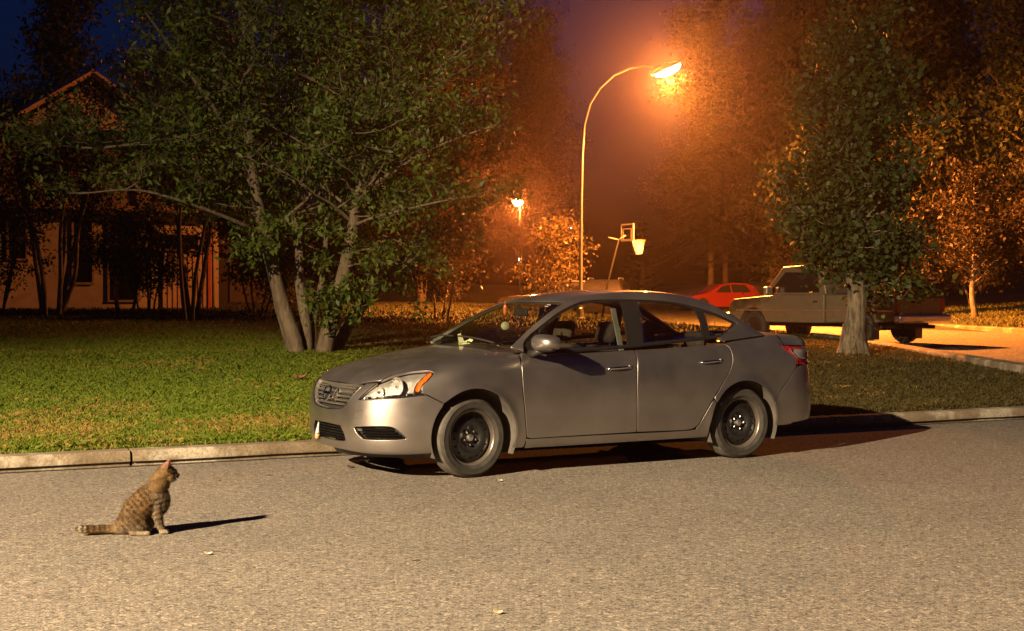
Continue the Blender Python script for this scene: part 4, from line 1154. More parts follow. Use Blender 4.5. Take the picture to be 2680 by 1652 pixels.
    o=mesh_obj('fur',v.reshape(-1,3),np.arange(m*3,dtype=np.int32).reshape(m,3),fur,body,colors=np.repeat(np.clip(c[vi[pick]]*(.8+.5*rng.random((m,1))),0,1),3,0))
    for sg in (1,-1):
        MB().ellipsoid(pt(1213,266,sg*.030),(.010,.006,.009),u=12,w=8).build('eye',simple('cat_eye',(.10,.09,.02),.1),body,True)
        for k in range(4):
            a_=pt(1258,322+k*5,sg*.014); b_=a_+Vector((-.012+.012*k,sg*.055,-.004*k+.006))
            MB().tube([a_[:],b_[:]],[.0005,.0002],4).build('whisker',simple('whisker_hair',(.7,.65,.55),.6),body)
    MB().ellipsoid(pt(1296,303,0),(.006,.008,.005),u=12,w=8).build('nose',simple('cat_nose',(.06,.03,.025),.4),body,True)
    return body
build_cat()

# ------------------------------------------------------------------ trees
M['bark']=bark_mat('smooth_grey_bark',(.085,.062,.036),(.20,.15,.092))
M['bark_dark']=bark_mat('dark_bark',(.05,.035,.025),(.11,.08,.055))
M['bark_pale']=bark_mat('pale_flaky_bark',(.045,.034,.020),(.26,.205,.125),16)
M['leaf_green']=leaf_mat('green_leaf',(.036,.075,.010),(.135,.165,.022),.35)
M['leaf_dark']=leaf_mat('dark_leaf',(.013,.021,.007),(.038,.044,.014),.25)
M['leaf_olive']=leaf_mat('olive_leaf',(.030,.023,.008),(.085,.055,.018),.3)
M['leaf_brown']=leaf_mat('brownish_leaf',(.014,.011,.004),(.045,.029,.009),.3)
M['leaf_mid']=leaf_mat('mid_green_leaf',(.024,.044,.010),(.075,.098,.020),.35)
M['needle']=leaf_mat('spruce_needles',(.020,.032,.014),(.06,.07,.028),.15,.6)
def leaf_quads(P, size, up=.35, asp=.45, droop=None):
    """diamond leaves folded along the middle; P (n,3), size (n,)"""
    n=len(P); d=rng.normal(0,1,(n,3)); d[:,2]-=.35
    if droop is not None: d=d*.6+droop
    d/=np.linalg.norm(d,axis=1,keepdims=True)
    nn=rng.normal(0,1,(n,3)); nn[:,2]+=up*2
    s=np.cross(d,nn); s/=np.linalg.norm(s,axis=1,keepdims=True)+1e-9
    nn=np.cross(s,d); L=np.asarray(size)[:,None]
    v=np.empty((n,4,3),np.float32)
    v[:,0]=P; v[:,1]=P+d*L*.48+s*L*asp*.5+nn*L*.07; v[:,2]=P+d*L; v[:,3]=P+d*L*.48-s*L*asp*.5+nn*L*.07
    return v
class Tree:
    def __init__(s, name, label, loc, cat='tree', group=None):
        s.loc=Vector(loc); s.root=empty(name,loc); tag(s.root,label,cat,group)
        s.wood=MB(); s.tw=[]; s.P=[]; s.S=[]; s.D=[]
    def limb(s, pts, r0, r1, n=8):
        m=len(pts); P=[Vector(p)-s.loc for p in pts]
        # resample smooth with a little wander
        q=[np.array(p[:]) for p in P]; out=[]
        for i in range(m-1):
            p0=q[i-1] if i else q[i]-(q[i+1]-q[i]); p3=q[i+2] if i+2<m else q[i+1]+(q[i+1]-q[i])
            for k in range(4):
                t=k/4; out.append(.5*((2*q[i])+(q[i+1]-p0)*t+(2*p0-5*q[i]+4*q[i+1]-p3)*t*t+(3*q[i]-p0-3*q[i+1]+p3)*t**3))
        out.append(q[-1]); K=len(out)
        rad=[r0+(r1-r0)*(k/(K-1))**.85 for k in range(K)]
        rad=[r*(1+.10*noise.noise(Vector((k*.9,r0*50,m)))) for k,r in enumerate(rad)]
        s.wood.tube([tuple(o) for o in out],rad,n)
        return [Vector(o) for o in out],rad
    def twig_leaves(s, pts, dens, size, spread, start=.15):
        L=sum((pts[i+1]-pts[i]).length for i in range(len(pts)-1)); k=max(2,int(L*dens))
        for _ in range(k):
            t=start+(1-start)*rng.random(); x=t*(len(pts)-1); i=min(int(x),len(pts)-2); p=pts[i].lerp(pts[i+1],x-i)
            o=rng.normal(0,spread,3)
            s.P.append((p.x+o[0],p.y+o[1],p.z+o[2])); s.S.append(size*(.6+.8*rng.random()))
    def branch(s, p, d, L, r, lvl, cfg):
        d=Vector(d).normalized(); pts=[Vector(p)]; k=5
        for i in range(k):
            d=(d+Vector(rng.normal(0,cfg.get('wander',.16),3))+Vector((0,0,cfg.get('up',.05)))).normalized()
            pts.append(pts[-1]+d*(L/k))
        rad=[r*(1-.75*i/k) for i in range(k+1)]
        s.wood.tube([q[:] for q in pts],rad,5 if lvl>0 else 6,False)
        if lvl<cfg['levels']:
            nc=cfg['kids'][lvl]
            for c in range(nc):
                t=.25+.75*(c+rng.random())/nc; x=min(t*k,k-.001); i=int(x); q=pts[i].lerp(pts[i+1],x-i)
                a=rng.uniform(0,6.28); side=Vector((math.cos(a),math.sin(a),rng.uniform(-.3,.6)))
                nd_=(d*.55+side*cfg.get('splay',.9)).normalized()
                s.branch(q,nd_,L*cfg.get('shrink',.55)*(.7+.6*rng.random()),r*.45,lvl+1,cfg)
            s.twig_leaves(pts[2:],cfg['dens']*.35,cfg['leaf'],cfg['spread'])
        else: s.twig_leaves(pts,cfg['dens'],cfg['leaf'],cfg['spread'])
    def grow(s, pts, rad, n, L, cfg, start=.3, dirf=None):
        K=len(pts)-1
        for c in range(n):
            t=start+(1-start)*(c+rng.random())/n; x=min(t*K,K-.001); i=int(x); q=pts[i].lerp(pts[i+1],x-i); ax=(pts[i+1]-pts[i]).normalized()
            a=rng.uniform(0,6.28); side=Vector((math.cos(a),math.sin(a),.15))
            d=(ax*.5+side).normalized() if dirf is None else dirf(ax,t)
            s.branch(q,d,L*(1.15-.6*t)*(.7+.5*rng.random()),max(rad[i]*.35,.012),0,cfg)
    def finish(s, wood, leaf, asp=.45, up=.35):
        s.wood.build('trunk',wood,s.root,True)
        if s.P:
            v=leaf_quads(np.array(s.P),np.array(s.S),up,asp)
            mesh_obj('crown',v.reshape(-1,3),np.arange(len(v)*4,dtype=np.int32).reshape(-1,4),leaf,s.root)
        return s.root
def dpx(x,y,depth): # displayed (2453 wide) pixel
    return px2w(x*1.09254,y*1.09254,depth)
# --- the many-stemmed tree behind the sedan
def main_tree():
    bz=float(lawn_z(-3.25,22))
    T=Tree('multi_stemmed_tree','tall green leafy tree with several smooth stems fanning from one base behind the sedan',(-3.25,22,bz-.05))
    cfg=dict(levels=2,kids=[6,5],dens=26,leaf=.102,spread=.10,up=.05,shrink=.55,wander=.18)
    def S(p): return [dpx(x,y,d) for x,y,d in p]
    stems=[
     (S([(712,850,21.9),(700,800,21.9),(672,715,21.9),(648,610,21.8),(615,470,21.6),(597,330,21.4),(590,180,21.2),(588,20,21.0),(575,-180,20.9)]),.142,.045,24,1.9),
     (S([(735,848,22.1),(730,760,22.2),(718,680,22.3),(716,590,22.4),(700,480,22.6),(690,330,22.8),(700,150,23),(690,-60,23.2)]),.105,.03,16,1.7),
     (S([(748,848,22.2),(752,760,22.4),(768,690,22.5),(780,600,22.6),(784,470,22.7),(782,300,22.8),(785,120,22.9),(790,-60,23)]),.065,.02,12,1.5),
     (S([(775,850,21.9),(790,780,21.8),(815,690,21.8),(838,590,21.7),(856,490,21.6),(878,390,21.6),(905,270,21.5),(925,120,21.4),(940,-80,21.3)]),.142,.045,24,1.9),
     (S([(800,846,22.3),(840,770,22.6),(890,705,23),(940,650,23.3),(1000,580,23.6),(1050,480,23.9),(1090,380,24)]),.12,.03,14,1.6),
     (S([(700,845,22.3),(668,740,22.8),(640,620,23.4),(600,520,23.8),(520,400,24),(440,290,24.2),(380,200,24.3)]),.08,.02,14,1.5)]
    rec=[]
    for pts,r0,r1,n,L in stems:
        p,r=T.limb(pts,r0,r1,9); rec.append((p,r)); T.grow(p,r,n,L,cfg,.42)
    # big side limbs seen in the photograph
    def limb2(p,r0,r1,n,L,st=.2):
        q,r=T.limb(S(p),r0,r1,6); T.grow(q,r,n,L,cfg,st)
    limb2([(606,420,21.6),(560,330,21.2),(500,240,20.8),(430,140,20.5),(350,30,20.2)],.06,.015,11,1.3)
    limb2([(596,330,21.5),(520,330,21),(430,330,20.6),(330,345,20.3),(210,355,20.1),(90,340,20)],.05,.01,11,1.1)
    limb2([(630,560,21.8),(540,520,21.2),(430,480,20.7),(320,455,20.3),(190,465,20)],.04,.01,9,.9)
    limb2([(890,345,21.6),(950,270,21.2),(1030,190,20.9),(1110,110,20.6),(1180,20,20.4)],.06,.015,12,1.3)
    limb2([(862,470,21.6),(930,420,21.2),(1010,370,21),(1100,330,20.8),(1190,300,20.6)],.045,.01,11,1.1)
    limb2([(848,540,21.6),(900,520,21.2),(980,500,21),(1070,480,20.8),(1140,470,20.7)],.03,.008,8,.7)
    limb2([(915,200,21.5),(850,120,21),(780,40,20.6),(720,-60,20.3)],.05,.012,10,1.2)
    limb2([(590,160,21.2),(520,90,21),(440,20,20.8),(380,-60,20.6)],.05,.012,10,1.2)
    low=dict(levels=1,kids=[5],dens=66,leaf=.115,spread=.07,up=.0,shrink=.5)
    for p,d,L in (((812,705,21.65),(.3,-.8,.1),.75),((815,690,21.6),(.7,-.5,.0),.65),((806,720,21.6),(-.2,-.9,.1),.6),((800,735,21.7),(-.5,-.7,-.1),.55),((830,640,21.6),(.8,-.6,.2),.8),((776,620,22.4),(.2,-.7,.1),.6),((845,700,21.7),(.6,-.5,-.1),.5),((815,700,21.6),(.1,-.9,-.4),.55),
                  ((640,590,21.7),(-.4,-.7,.0),.9),((650,640,21.8),(-.5,-.7,.1),.8),((700,560,22.2),(-.2,-.8,.1),.9),((784,520,22.5),(.2,-.9,.0),.9),((850,520,21.6),(.5,-.7,.0),1.0),((845,560,21.6),(-.4,-.8,.0),.8),((880,440,21.5),(.6,-.6,-.1),1.0),((612,500,21.5),(-.6,-.6,-.1),1.1),((620,540,21.6),(.3,-.8,.0),.8),((905,560,22.5),(.6,-.5,.0),1.1),((950,620,23),(.4,-.7,.0),1.0),((1000,570,23.4),(.5,-.6,.1),1.0),((790,770,21.7),(-.2,-.8,.0),.35),((860,600,21.5),(.9,-.4,.1),.7)):
        T.branch(dpx(*p)-T.loc,d,L,.014,0,low)
    T.finish(M['bark'],M['leaf_green'],.42)
main_tree()
def simple_tree(name,label,x,y,h,cr,cb,nb,leafm,wood,leaf=.13,dens=26,spread=.16,r=.16,stems=1,z=None,levels=2,kids=(5,4),L=None,asp=.5,group=None,lean=(0,0),skirt=0):
    z=float(ground_z(x,y)) if z is None else z
    T=Tree(name,label,(x,y,z-.1),group=group)
    cfg=dict(levels=levels,kids=list(kids),dens=dens,leaf=leaf,spread=spread,up=.06,shrink=.55)
    for k in range(stems):
        a=rng.uniform(0,6.28); b=.0 if stems==1 else .25; o=cr*.55*(0 if stems==1 else 1)
        ox,oy=math.cos(a),math.sin(a); n=6; pts=[]
        for i in range(n):
            t=i/(n-1); pts.append((x+ox*(b+o*t)+lean[0]*t+rng.normal(0,.06)*h*.12, y+oy*(b+o*t)+lean[1]*t+rng.normal(0,.06)*h*.12, z-.1+h*t))
        p,rd=T.limb(pts,r/(1 if stems==1 else 1.5),r*.12,12 if skirt else 8)
        if skirt:   # root flare
            T.wood.tube([(0,0,-.05),(0,.01,.12),(.01,.0,.35),(.0,.0,.7)],[r*1.55,r*1.28,r*1.08,r*.8],14,False)
            for q_ in range(6):
                a_=q_*1.05+.3; T.wood.tube([(math.cos(a_)*r*1.9,math.sin(a_)*r*1.9,.0),(math.cos(a_)*r*1.15,math.sin(a_)*r*1.15,.10),(math.cos(a_)*r*.75,math.sin(a_)*r*.75,.45)],[.05,.085,.05],7,False)
        T.grow(p,rd,max(4,nb//stems),L or cr*.95,cfg,cb/h)
    for k in range(skirt):
        a=2*math.pi*k/skirt+rng.normal(0,.1); zz=rng.uniform(1.75,2.7); c2=dict(cfg); c2['up']=-.09; c2['kids']=[4,4]
        q=p[min(len(p)-1,int(len(p)*zz/h))]
        T.branch(q,Vector((math.cos(a),math.sin(a),rng.uniform(-.35,.25))),rng.uniform(.9,1.6)*(1.1 if math.sin(a)>-.3 else .62)*(.55 if math.cos(a)<0 else 1.0),.03,0,c2)
    return T.finish(wood,leafm,asp)
def conifer(name,label,x,y,h,r,cb,leafm,wood,rows=22,per=9,z=None,tri=.14,dens=34,group=None,trunk=.17,droop=.35):
    z=float(ground_z(x,y)) if z is None else z
    T=Tree(name,label,(x,y,z-.1),group=group)
    T.limb([(x,y,z-.1),(x+.03,y,z+h*.5),(x,y,z+h)],trunk,.02,8)
    V=[]
    for i in range(rows):
        t=(i+.3*rng.random())/rows; zz=cb+(h-cb)*t; R_=r*(1-t)**.85*(.75+.4*rng.random())+.12
        for k in range(per):
            a=rng.uniform(0,6.28); Lb=R_*(.7+.45*rng.random()); n=4
            d=Vector((math.cos(a),math.sin(a),.12)); p=Vector((0,0,zz+.1)); pts=[p.copy()]
            for j in range(n):
                d.z-=droop/n*(1+.4*rng.random()); p=p+d.normalized()*(Lb/n); pts.append(p.copy())
            pts[-1].z+=.06*Lb
            T.wood.tube([q[:] for q in pts],[.022,.017,.012,.008,.004],4,False)
            m=max(6,int(dens*Lb))
            tt=rng.random(m)**.8; ii=np.minimum((tt*n).astype(int),n-1); P=np.array([pts[q][:] for q in ii])+(np.array([pts[q+1][:] for q in ii])-np.array([pts[q][:] for q in ii]))*(tt*n-ii)[:,None]
            sd=np.array([-math.sin(a),math.cos(a),0]); out=np.array([math.cos(a),math.sin(a),0])
            side=rng.choice([-1,1],m)[:,None]; s_=tri*(.6+.9*rng.random(m))[:,None]*(1.25-.7*tt)[:,None]
            tip=P+(sd*side*1.0+out*.55+np.array([0,0,-.30])+rng.normal(0,.18,(m,3)))*s_
            w_=out*s_*.20+np.array([0,0,.06])*s_
            V.append(np.stack([P-w_,P+w_,tip+w_*.25,tip-w_*.25],1))
    V=np.concatenate(V).astype(np.float32)
    T.wood.build('trunk',wood,T.root,True); mesh_obj('crown',V.reshape(-1,3),np.arange(len(V)*4,dtype=np.int32).reshape(-1,4),leafm,T.root)
    return T.root
LOWQ=dict(levels=2)
def trees():
    # (the boulevard tree's low skirts)
    # dark shrubs against the house
    simple_tree('garden_shrub','wide dark shrub in front of the low garage, left of the multi-stemmed stems',-7.6,41,3.0,2.0,.3,44,M['leaf_dark'],M['bark_dark'],leaf=.13,dens=28,spread=.16,r=.06,stems=4,L=1.4)
    simple_tree('garden_shrub','dark shrub seen between the stems of the multi-stemmed tree',-5.6,39,2.8,1.8,.3,40,M['leaf_dark'],M['bark_dark'],leaf=.13,dens=28,spread=.16,r=.06,stems=4,L=1.3)
    simple_tree('garden_shrub','dark shrub under the slatted panel at the house corner',-10.6,40,2.6,1.5,.3,34,M['leaf_dark'],M['bark_dark'],leaf=.12,dens=28,spread=.15,r=.05,stems=4,L=1.1)
    simple_tree('wall_shrub','tangled leggy shrub against the pink wall at the left edge',-15.2,40.5,4.6,1.7,.5,40,M['leaf_dark'],M['bark'],leaf=.12,dens=26,spread=.14,r=.06,stems=6,L=1.2)
    simple_tree('wall_shrub','dark leafy shrub between the house windows and the dark doorway',-11.7,41.5,5.0,1.5,.6,36,M['leaf_dark'],M['bark'],leaf=.12,dens=26,spread=.14,r=.06,stems=4,L=1.2)
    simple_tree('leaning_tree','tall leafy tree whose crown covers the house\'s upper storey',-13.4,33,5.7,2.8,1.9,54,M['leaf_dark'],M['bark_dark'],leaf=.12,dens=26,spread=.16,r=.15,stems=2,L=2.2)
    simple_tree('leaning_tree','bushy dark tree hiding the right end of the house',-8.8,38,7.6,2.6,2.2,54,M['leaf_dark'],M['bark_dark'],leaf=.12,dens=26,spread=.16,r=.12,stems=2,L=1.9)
    # right-hand boulevard tree in front of the pickup
    simple_tree('boulevard_tree','loose-crowned leafy tree with thick pale flaky trunk in front of the pickup',6.45,26,5.6,2.3,1.5,46,M['leaf_mid'],M['bark_pale'],leaf=.12,dens=34,spread=.13,r=.24,levels=2,kids=(6,5),L=1.5,asp=.7,skirt=26)
    # slender clump by the house on the left
    simple_tree('slender_tree','slender many-stemmed tree fanning up against the house wall at far left',-12.3,37,5.9,2.2,2.2,40,M['leaf_dark'],M['bark'],leaf=.12,dens=26,spread=.15,r=.12,stems=6,L=1.5)
    simple_tree('young_tree','thin dark young tree between the house and the multi-stemmed tree',-8.2,34,6.5,1.7,2.6,22,M['leaf_dark'],M['bark_dark'],leaf=.12,dens=24,r=.09,stems=2,L=1.3)
    # far side of the cross street, right edge
    simple_tree('hedge_tree','low tree with pale orange-lit trunk and hanging leaves at the right, beyond the pickup',15.6,46.5,4.6,1.8,1.0,30,M['leaf_brown'],M['bark_pale'],leaf=.15,dens=24,r=.12,L=1.5)
    simple_tree('hedge_tree','orange-lit low tree cut by the right edge of the frame',17.6,46,5.2,1.8,1.2,30,M['leaf_brown'],M['bark_pale'],leaf=.15,dens=24,r=.12,L=1.5)
    simple_tree('hedge_tree','low dark tree right behind the pickup\'s tailgate',14.0,49.5,5.6,2.0,.8,34,M['leaf_brown'],M['bark_dark'],leaf=.15,dens=24,r=.12,L=1.5)
    simple_tree('tall_dark_tree','very tall dark tree filling the upper right corner',20.5,52,15,4.4,1.5,64,M['leaf_dark'],M['bark_dark'],leaf=.24,dens=20,spread=.32,r=.30,L=3.6,kids=(6,5))
    simple_tree('tall_dark_tree','tall dark tree above the pickup and boulevard tree',14.6,55,15,4.2,1.5,64,M['leaf_dark'],M['bark_dark'],leaf=.24,dens=20,spread=.32,r=.28,L=3.4,kids=(6,5))
    conifer('dark_spruce','dark spruce left of the tall dark tree, behind the pickup\'s windscreen',12.4,80,14,2.6,1.5,M['needle'],M['bark_dark'],rows=24,per=9,tri=.26,dens=16)
    # conifers lit by the street lamp
    conifer('orange_lit_spruce','spruce with drooping orange-lit layers and bare lower trunk, left of the red hatchback',11.7,81,11.0,3.6,2.4,M['leaf_olive'],M['bark_pale'],rows=19,per=13,tri=.34,dens=24,trunk=.20,droop=.75)
    conifer('feathery_cedar','small feathery cedar under the basketball net',7.5,79.5,4.4,1.25,.3,M['needle'],M['bark_dark'],rows=12,per=9,tri=.26,dens=22,droop=-.2)
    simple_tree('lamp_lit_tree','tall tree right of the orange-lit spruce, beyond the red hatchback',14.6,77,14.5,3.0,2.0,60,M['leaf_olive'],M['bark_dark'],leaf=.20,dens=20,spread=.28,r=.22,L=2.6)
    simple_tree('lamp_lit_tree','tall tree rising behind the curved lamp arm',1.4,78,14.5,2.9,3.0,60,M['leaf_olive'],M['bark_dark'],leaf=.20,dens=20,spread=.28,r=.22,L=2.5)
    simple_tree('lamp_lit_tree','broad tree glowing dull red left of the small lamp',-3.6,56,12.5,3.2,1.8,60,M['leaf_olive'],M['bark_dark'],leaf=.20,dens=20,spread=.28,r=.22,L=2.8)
    simple_tree('round_bush','low bushy tree left of the lamp post under the small lamp',.9,50,3.0,1.5,.5,26,M['leaf_olive'],M['bark_dark'],leaf=.13,dens=24,r=.07,stems=3,L=1.1)
    simple_tree('round_bush','low bush behind the sedan\'s roof, right of the multi-stemmed tree',-2.0,38,2.5,1.5,.3,26,M['leaf_olive'],M['bark_dark'],leaf=.12,dens=24,r=.06,stems=3,L=1.1)
    simple_tree('round_bush','dark bush in the gap right of the multi-stemmed trunk',-4.4,42,3.2,1.8,.3,28,M['leaf_dark'],M['bark_dark'],leaf=.13,dens=24,r=.06,stems=3,L=1.2)
    for k,(x,y,h,lab) in enumerate(((17.6,60,16,'tall dark tree in the dense row between the lamp and the upper right corner'),(24.0,56,15,'tall dark tree crossing the right edge of the frame'),(15.0,67,15,'dark tree with a faint red glow right of the street lamp head'),(-3.4,74,15,'dark reddish tree behind the lamp arm at the top of the frame'))):
        simple_tree('dense_dark_tree',lab,x,y,h,4.2,1.6,64,M['leaf_dark'],M['bark_dark'],leaf=.30,dens=16,spread=.38,r=.28,L=3.5,kids=(6,5))
    for x,y,h,lab in ((17.2,50.5,3.6,'bushy hedge plant on the bank just right of the pickup'),(19.8,50,4.0,'bushy hedge plant between the two low orange-lit trees'),(14.4,57,4.2,'dark shrub on the far bank behind the pickup cab'),(22,49,4.2,'bushy hedge plant at the far right edge')):
        simple_tree('hedge_shrub',lab,x,y,h,1.9,.3,34,M['leaf_brown'],M['bark_dark'],leaf=.17,dens=22,spread=.2,r=.06,stems=4,L=1.5)
    # dark trees behind the house
    simple_tree('dark_tree','tall narrow black tree against the blue sky at upper left',-19.6,60,17,2.1,2,60,M['leaf_dark'],M['bark_dark'],leaf=.30,dens=18,spread=.36,r=.25,L=1.9)
    simple_tree('dark_tree','tall dark tree behind the house roof, left of the multi-stemmed tree',-13.2,63,15,3.2,3,40,M['leaf_dark'],M['bark_dark'],leaf=.22,dens=11,spread=.28,r=.25,L=2.7)
    simple_tree('dark_tree','tall dark tree seen through the multi-stemmed crown',-7.4,60,15,3.2,3,40,M['leaf_dark'],M['bark_dark'],leaf=.22,dens=11,spread=.28,r=.25,L=2.8)
    conifer('backdrop_spruce','dark spruce in the distance right of the lamp-lit trees',15.5,92,19,4.2,1.0,M['needle'],M['bark_dark'],rows=24,per=9,tri=.42,dens=10)
    simple_tree('backdrop_tree','distant dark tree behind the glow of the street lamp',13.2,92,18,4.2,2,40,M['leaf_olive'],M['bark_dark'],leaf=.27,dens=20,spread=.38,r=.3,L=3.6)
    simple_tree('backdrop_tree','distant dark tree left of the purple gap of sky',.4,96,18,4.4,2,40,M['leaf_olive'],M['bark_dark'],leaf=.27,dens=20,spread=.38,r=.3,L=3.8)
    simple_tree('backdrop_tree','distant dark tree behind the small second lamp',-5.5,88,17,4.2,2,40,M['leaf_dark'],M['bark_dark'],leaf=.27,dens=20,spread=.38,r=.3,L=3.6)
    simple_tree('backdrop_tree','distant dark tree at the far right behind the hedge trees',25.5,66,17,4.2,2,40,M['leaf_dark'],M['bark_dark'],leaf=.26,dens=9,spread=.35,r=.3,L=3.6)
trees()

# ------------------------------------------------------------------ street lamps
M['galv']=simple('galvanised_steel',(.42,.41,.40),.38,.85,var=.15)
def street_lamp():
    bx,by=2.18,44; bz=float(ground_z(bx,by))
    L=empty('street_lamp',(bx,by,bz)); tag(L,'tall curved street lamp glowing orange above the sedan','street lamp')
    dpts=[(1391,700),(1391,600),(1392,480),(1394,380),(1399,300),(1413,250),(1437,212),(1470,182),(1508,165),(1540,160),(1575,164)]
    pts=[Vector((bx,by,bz-.1))-L.location]+[dpx(x,y,44)-L.location for x,y in dpts]
    rad=[.075,.060,.055,.050,.046,.042,.038,.035,.033,.031,.030,.030]
    MB().tube([p[:] for p in pts],rad,12).build('pole',M['galv'],L,True)
    MB().lathe([(.20,0),(.20,.03),(.12,.05),(.10,.35),(.09,.36)],16).build('base_collar',M['galv'],L)
    h=LH-L.location; tilt=Matrix.Translation(h)@Matrix.Rotation(R(-24),4,'Y')@Matrix.Rotation(R(4),4,'X')@Matrix.Scale(1.2,4)
    mb=MB(); v=[];f=[];U=20
    for i,(x,w_,zt) in enumerate(((-.42,.05,.05),(-.34,.09,.10),(-.15,.16,.15),(.08,.19,.15),(.28,.16,.11),(.40,.05,.05))):
        for k in range(U+1):
            a=math.pi*k/U; v.append((tilt@Vector((x,w_*math.cos(a),.02+zt*math.sin(a))))[:])
    for i in range(5):
        for k in range(U): f.append((i*(U+1)+k,(i+1)*(U+1)+k,(i+1)*(U+1)+k+1,i*(U+1)+k+1))
    mb.add(v,f).build('housing',M['galv'],L,True)
    mb=MB(); v=[];f=[]
    prof=[(-.34,.09,.06),(-.15,.165,.15),(.08,.185,.17),(.28,.155,.13),(.38,.05,.05)]
    for x,w_,zb_ in prof:
        for k in range(U+1):
            a=math.pi*k/U; v.append((tilt@Vector((x,w_*math.cos(a),.018-zb_*math.sin(a))))[:])
    for i in range(len(prof)-1):
        for k in range(U): f.append((i*(U+1)+k,i*(U+1)+k+1,(i+1)*(U+1)+k+1,(i+1)*(U+1)+k))
    o=mb.add(v,f).build('glowing_bowl',emit('sodium_glow',(1,.50,.14),LAMP_GLOW),L,True)
    o.visible_shadow=True
    lamp('street_lamp_light',LH+Vector((.0,-.02,-.28)),SOD_E,SOD,.14,'SPOT',156,LH+Vector((2.9,1.1,-9)),.22)
    lamp('street_lamp_side_light',LH+Vector((.0,-.02,-.30)),SOD_E*SIDE,(1,.27,.04),.14)
    # small lamp further along the street
    p=dpx(1240,485,62); bz=float(ground_z(p.x+.2,62))
    S=empty('street_lamp',(p.x+.12,62,bz)); tag(S,'small distant street lamp sparkling through the trees left of the tall one','street lamp')
    q=p-S.location
    MB().tube([(0,.1,0),(0,.1,q.z-.5),(-.02,.1,q.z-.1),(-.12,.05,q.z+.10)],[.05,.04,.035,.03],10).build('pole',simple('dark_lamp_pole',(.012,.011,.010),.9),S,True)
    MB().ellipsoid(q,(.24,.16,.16)).build('glowing_bowl',emit('far_lamp_glow',(1,.50,.18),LAMP_GLOW*1.2),S,True)
    MB().ellipsoid(q+Vector((0,0,.09)),(.22,.15,.06)).build('housing',simple('dark_lamp_cap',(.02,.02,.02),.8),S,True)
    lamp('small_street_lamp_light',p+Vector((0,-.05,-.20)),SOD_E*.07,(1,.22,.03),.1)
    # porch lights
    for (x,y,d,c,r_,lab) in ((1365,548,70,(.75,.9,1.0),.10,'tiny cool white yard light left of the lamp pole'),(1246,622,66,(1,.75,.45),.08,'tiny warm yard light low between the trees')):
        p=dpx(x,y,d); bz=float(ground_z(p.x,d)); P_=empty('yard_light',(p.x,d,bz)); tag(P_,lab,'light')
        MB().tube([(0,.12,0),(0,.12,p.z-bz+.05)],.05,8).build('post',M['galv'],P_,True)
        MB().ellipsoid((0,0,p.z-bz),(r_,r_,r_)).build('globe',emit('yard_light_glow',c,14),P_,True)
street_lamp()
# ------------------------------------------------------------------ basketball hoop
def hoop():
    d=46.5; p=dpx(1503,557,d); rim=dpx(1530,576,d); base=dpx(1440,690,d); bz=float(street_z(base.x,d))+.15
    H=empty('basketball_hoop',(base.x,d,bz)); tag(H,'basketball hoop with pale backboard and white net at the roadside right of the lamp pole','basketball hoop')
    O=H.location
    top=dpx(1482,575,d)
    MB().tube([(0,0,-.1),((top-O).x*.35,0,(top-O).z*.45),(top-O)[:]],[.035,.032,.028],10).build('pole',simple('hoop_pole',(.010,.010,.010),.9,spec=.03),H,True)
    a=R(-62); rot=Matrix.Rotation(a,3,'Z')   # board faces right and towards the street
    c=p-O
    fr=MB(); Mx=Matrix.Translation(c)@Matrix.Rotation(a,4,'Z')
    W_,H_=.36,.27
    for (u,z0,du,dz) in ((0,H_,2*W_,.05),(0,-H_,2*W_,.05),(-W_,0,.05,2*H_),(W_,0,.05,2*H_),(0,.12,.50,.035),(0,-.24,.50,.035),(-.25,-.06,.035,.36),(.25,-.06,.035,.36)):
        bm=bmesh.new(); bmesh.ops.create_cube(bm,size=1); bmesh.ops.scale(bm,vec=(du,.05,dz),verts=bm.verts); bm.transform(Mx@Matrix.Translation((u,0,z0)));
        bm.verts.index_update(); fr.add([v.co[:] for v in bm.verts],[[v.index for v in f_.verts] for f_ in bm.faces]); bm.free()
    bb=fr.build('backboard_frame',simple('board_frame',(.20,.18,.20),.5),H)
    MB().prism([(-W_,-H_),(W_,-H_),(W_,H_),(-W_,H_)],Mx@Matrix.Rotation(R(90),4,'X'),.012).build('backboard_panel',glass('board_plastic',(.62,.58,.60),1,.1),bb)
    rc_=rim-O; n=28
    MB().tube([(rc_.x+.23*math.cos(t),rc_.y+.23*math.sin(t),rc_.z) for t in np.linspace(0,2*math.pi,n)],.014,6,False).build('rim',simple('orange_rim',(.5,.10,.03),.4),H,True)
    br=MB(); br.tube([(top-O)[:],(c+Vector((-.06,.0,-.1)))[:]],.03,6); br.tube([(top-O+Vector((-.35,0,.08)))[:],(top-O)[:]],.03,6); br.tube([(c+Vector((.02,0,-.25)))[:],(rc_-Vector((.23,0,0)))[:]],.02,6); br.build('bracket',simple('bracket_steel',(.12,.11,.10),.6,.2),H,True)
    nt=MB()
    for k in range(14):
        t0=2*math.pi*k/14
        for dr in (1,-1):
            pts=[]
            for i in range(6):
                f=i/5; r_=.225-.115*f**.8; t=t0+dr*f*1.3; pts.append((rc_.x+r_*math.cos(t),rc_.y+r_*math.sin(t),rc_.z-.46*f))
            nt.tube(pts,.011,4,False)
    nt.build('net',simple('net_cord',(.80,.78,.72),.8),H)
hoop()
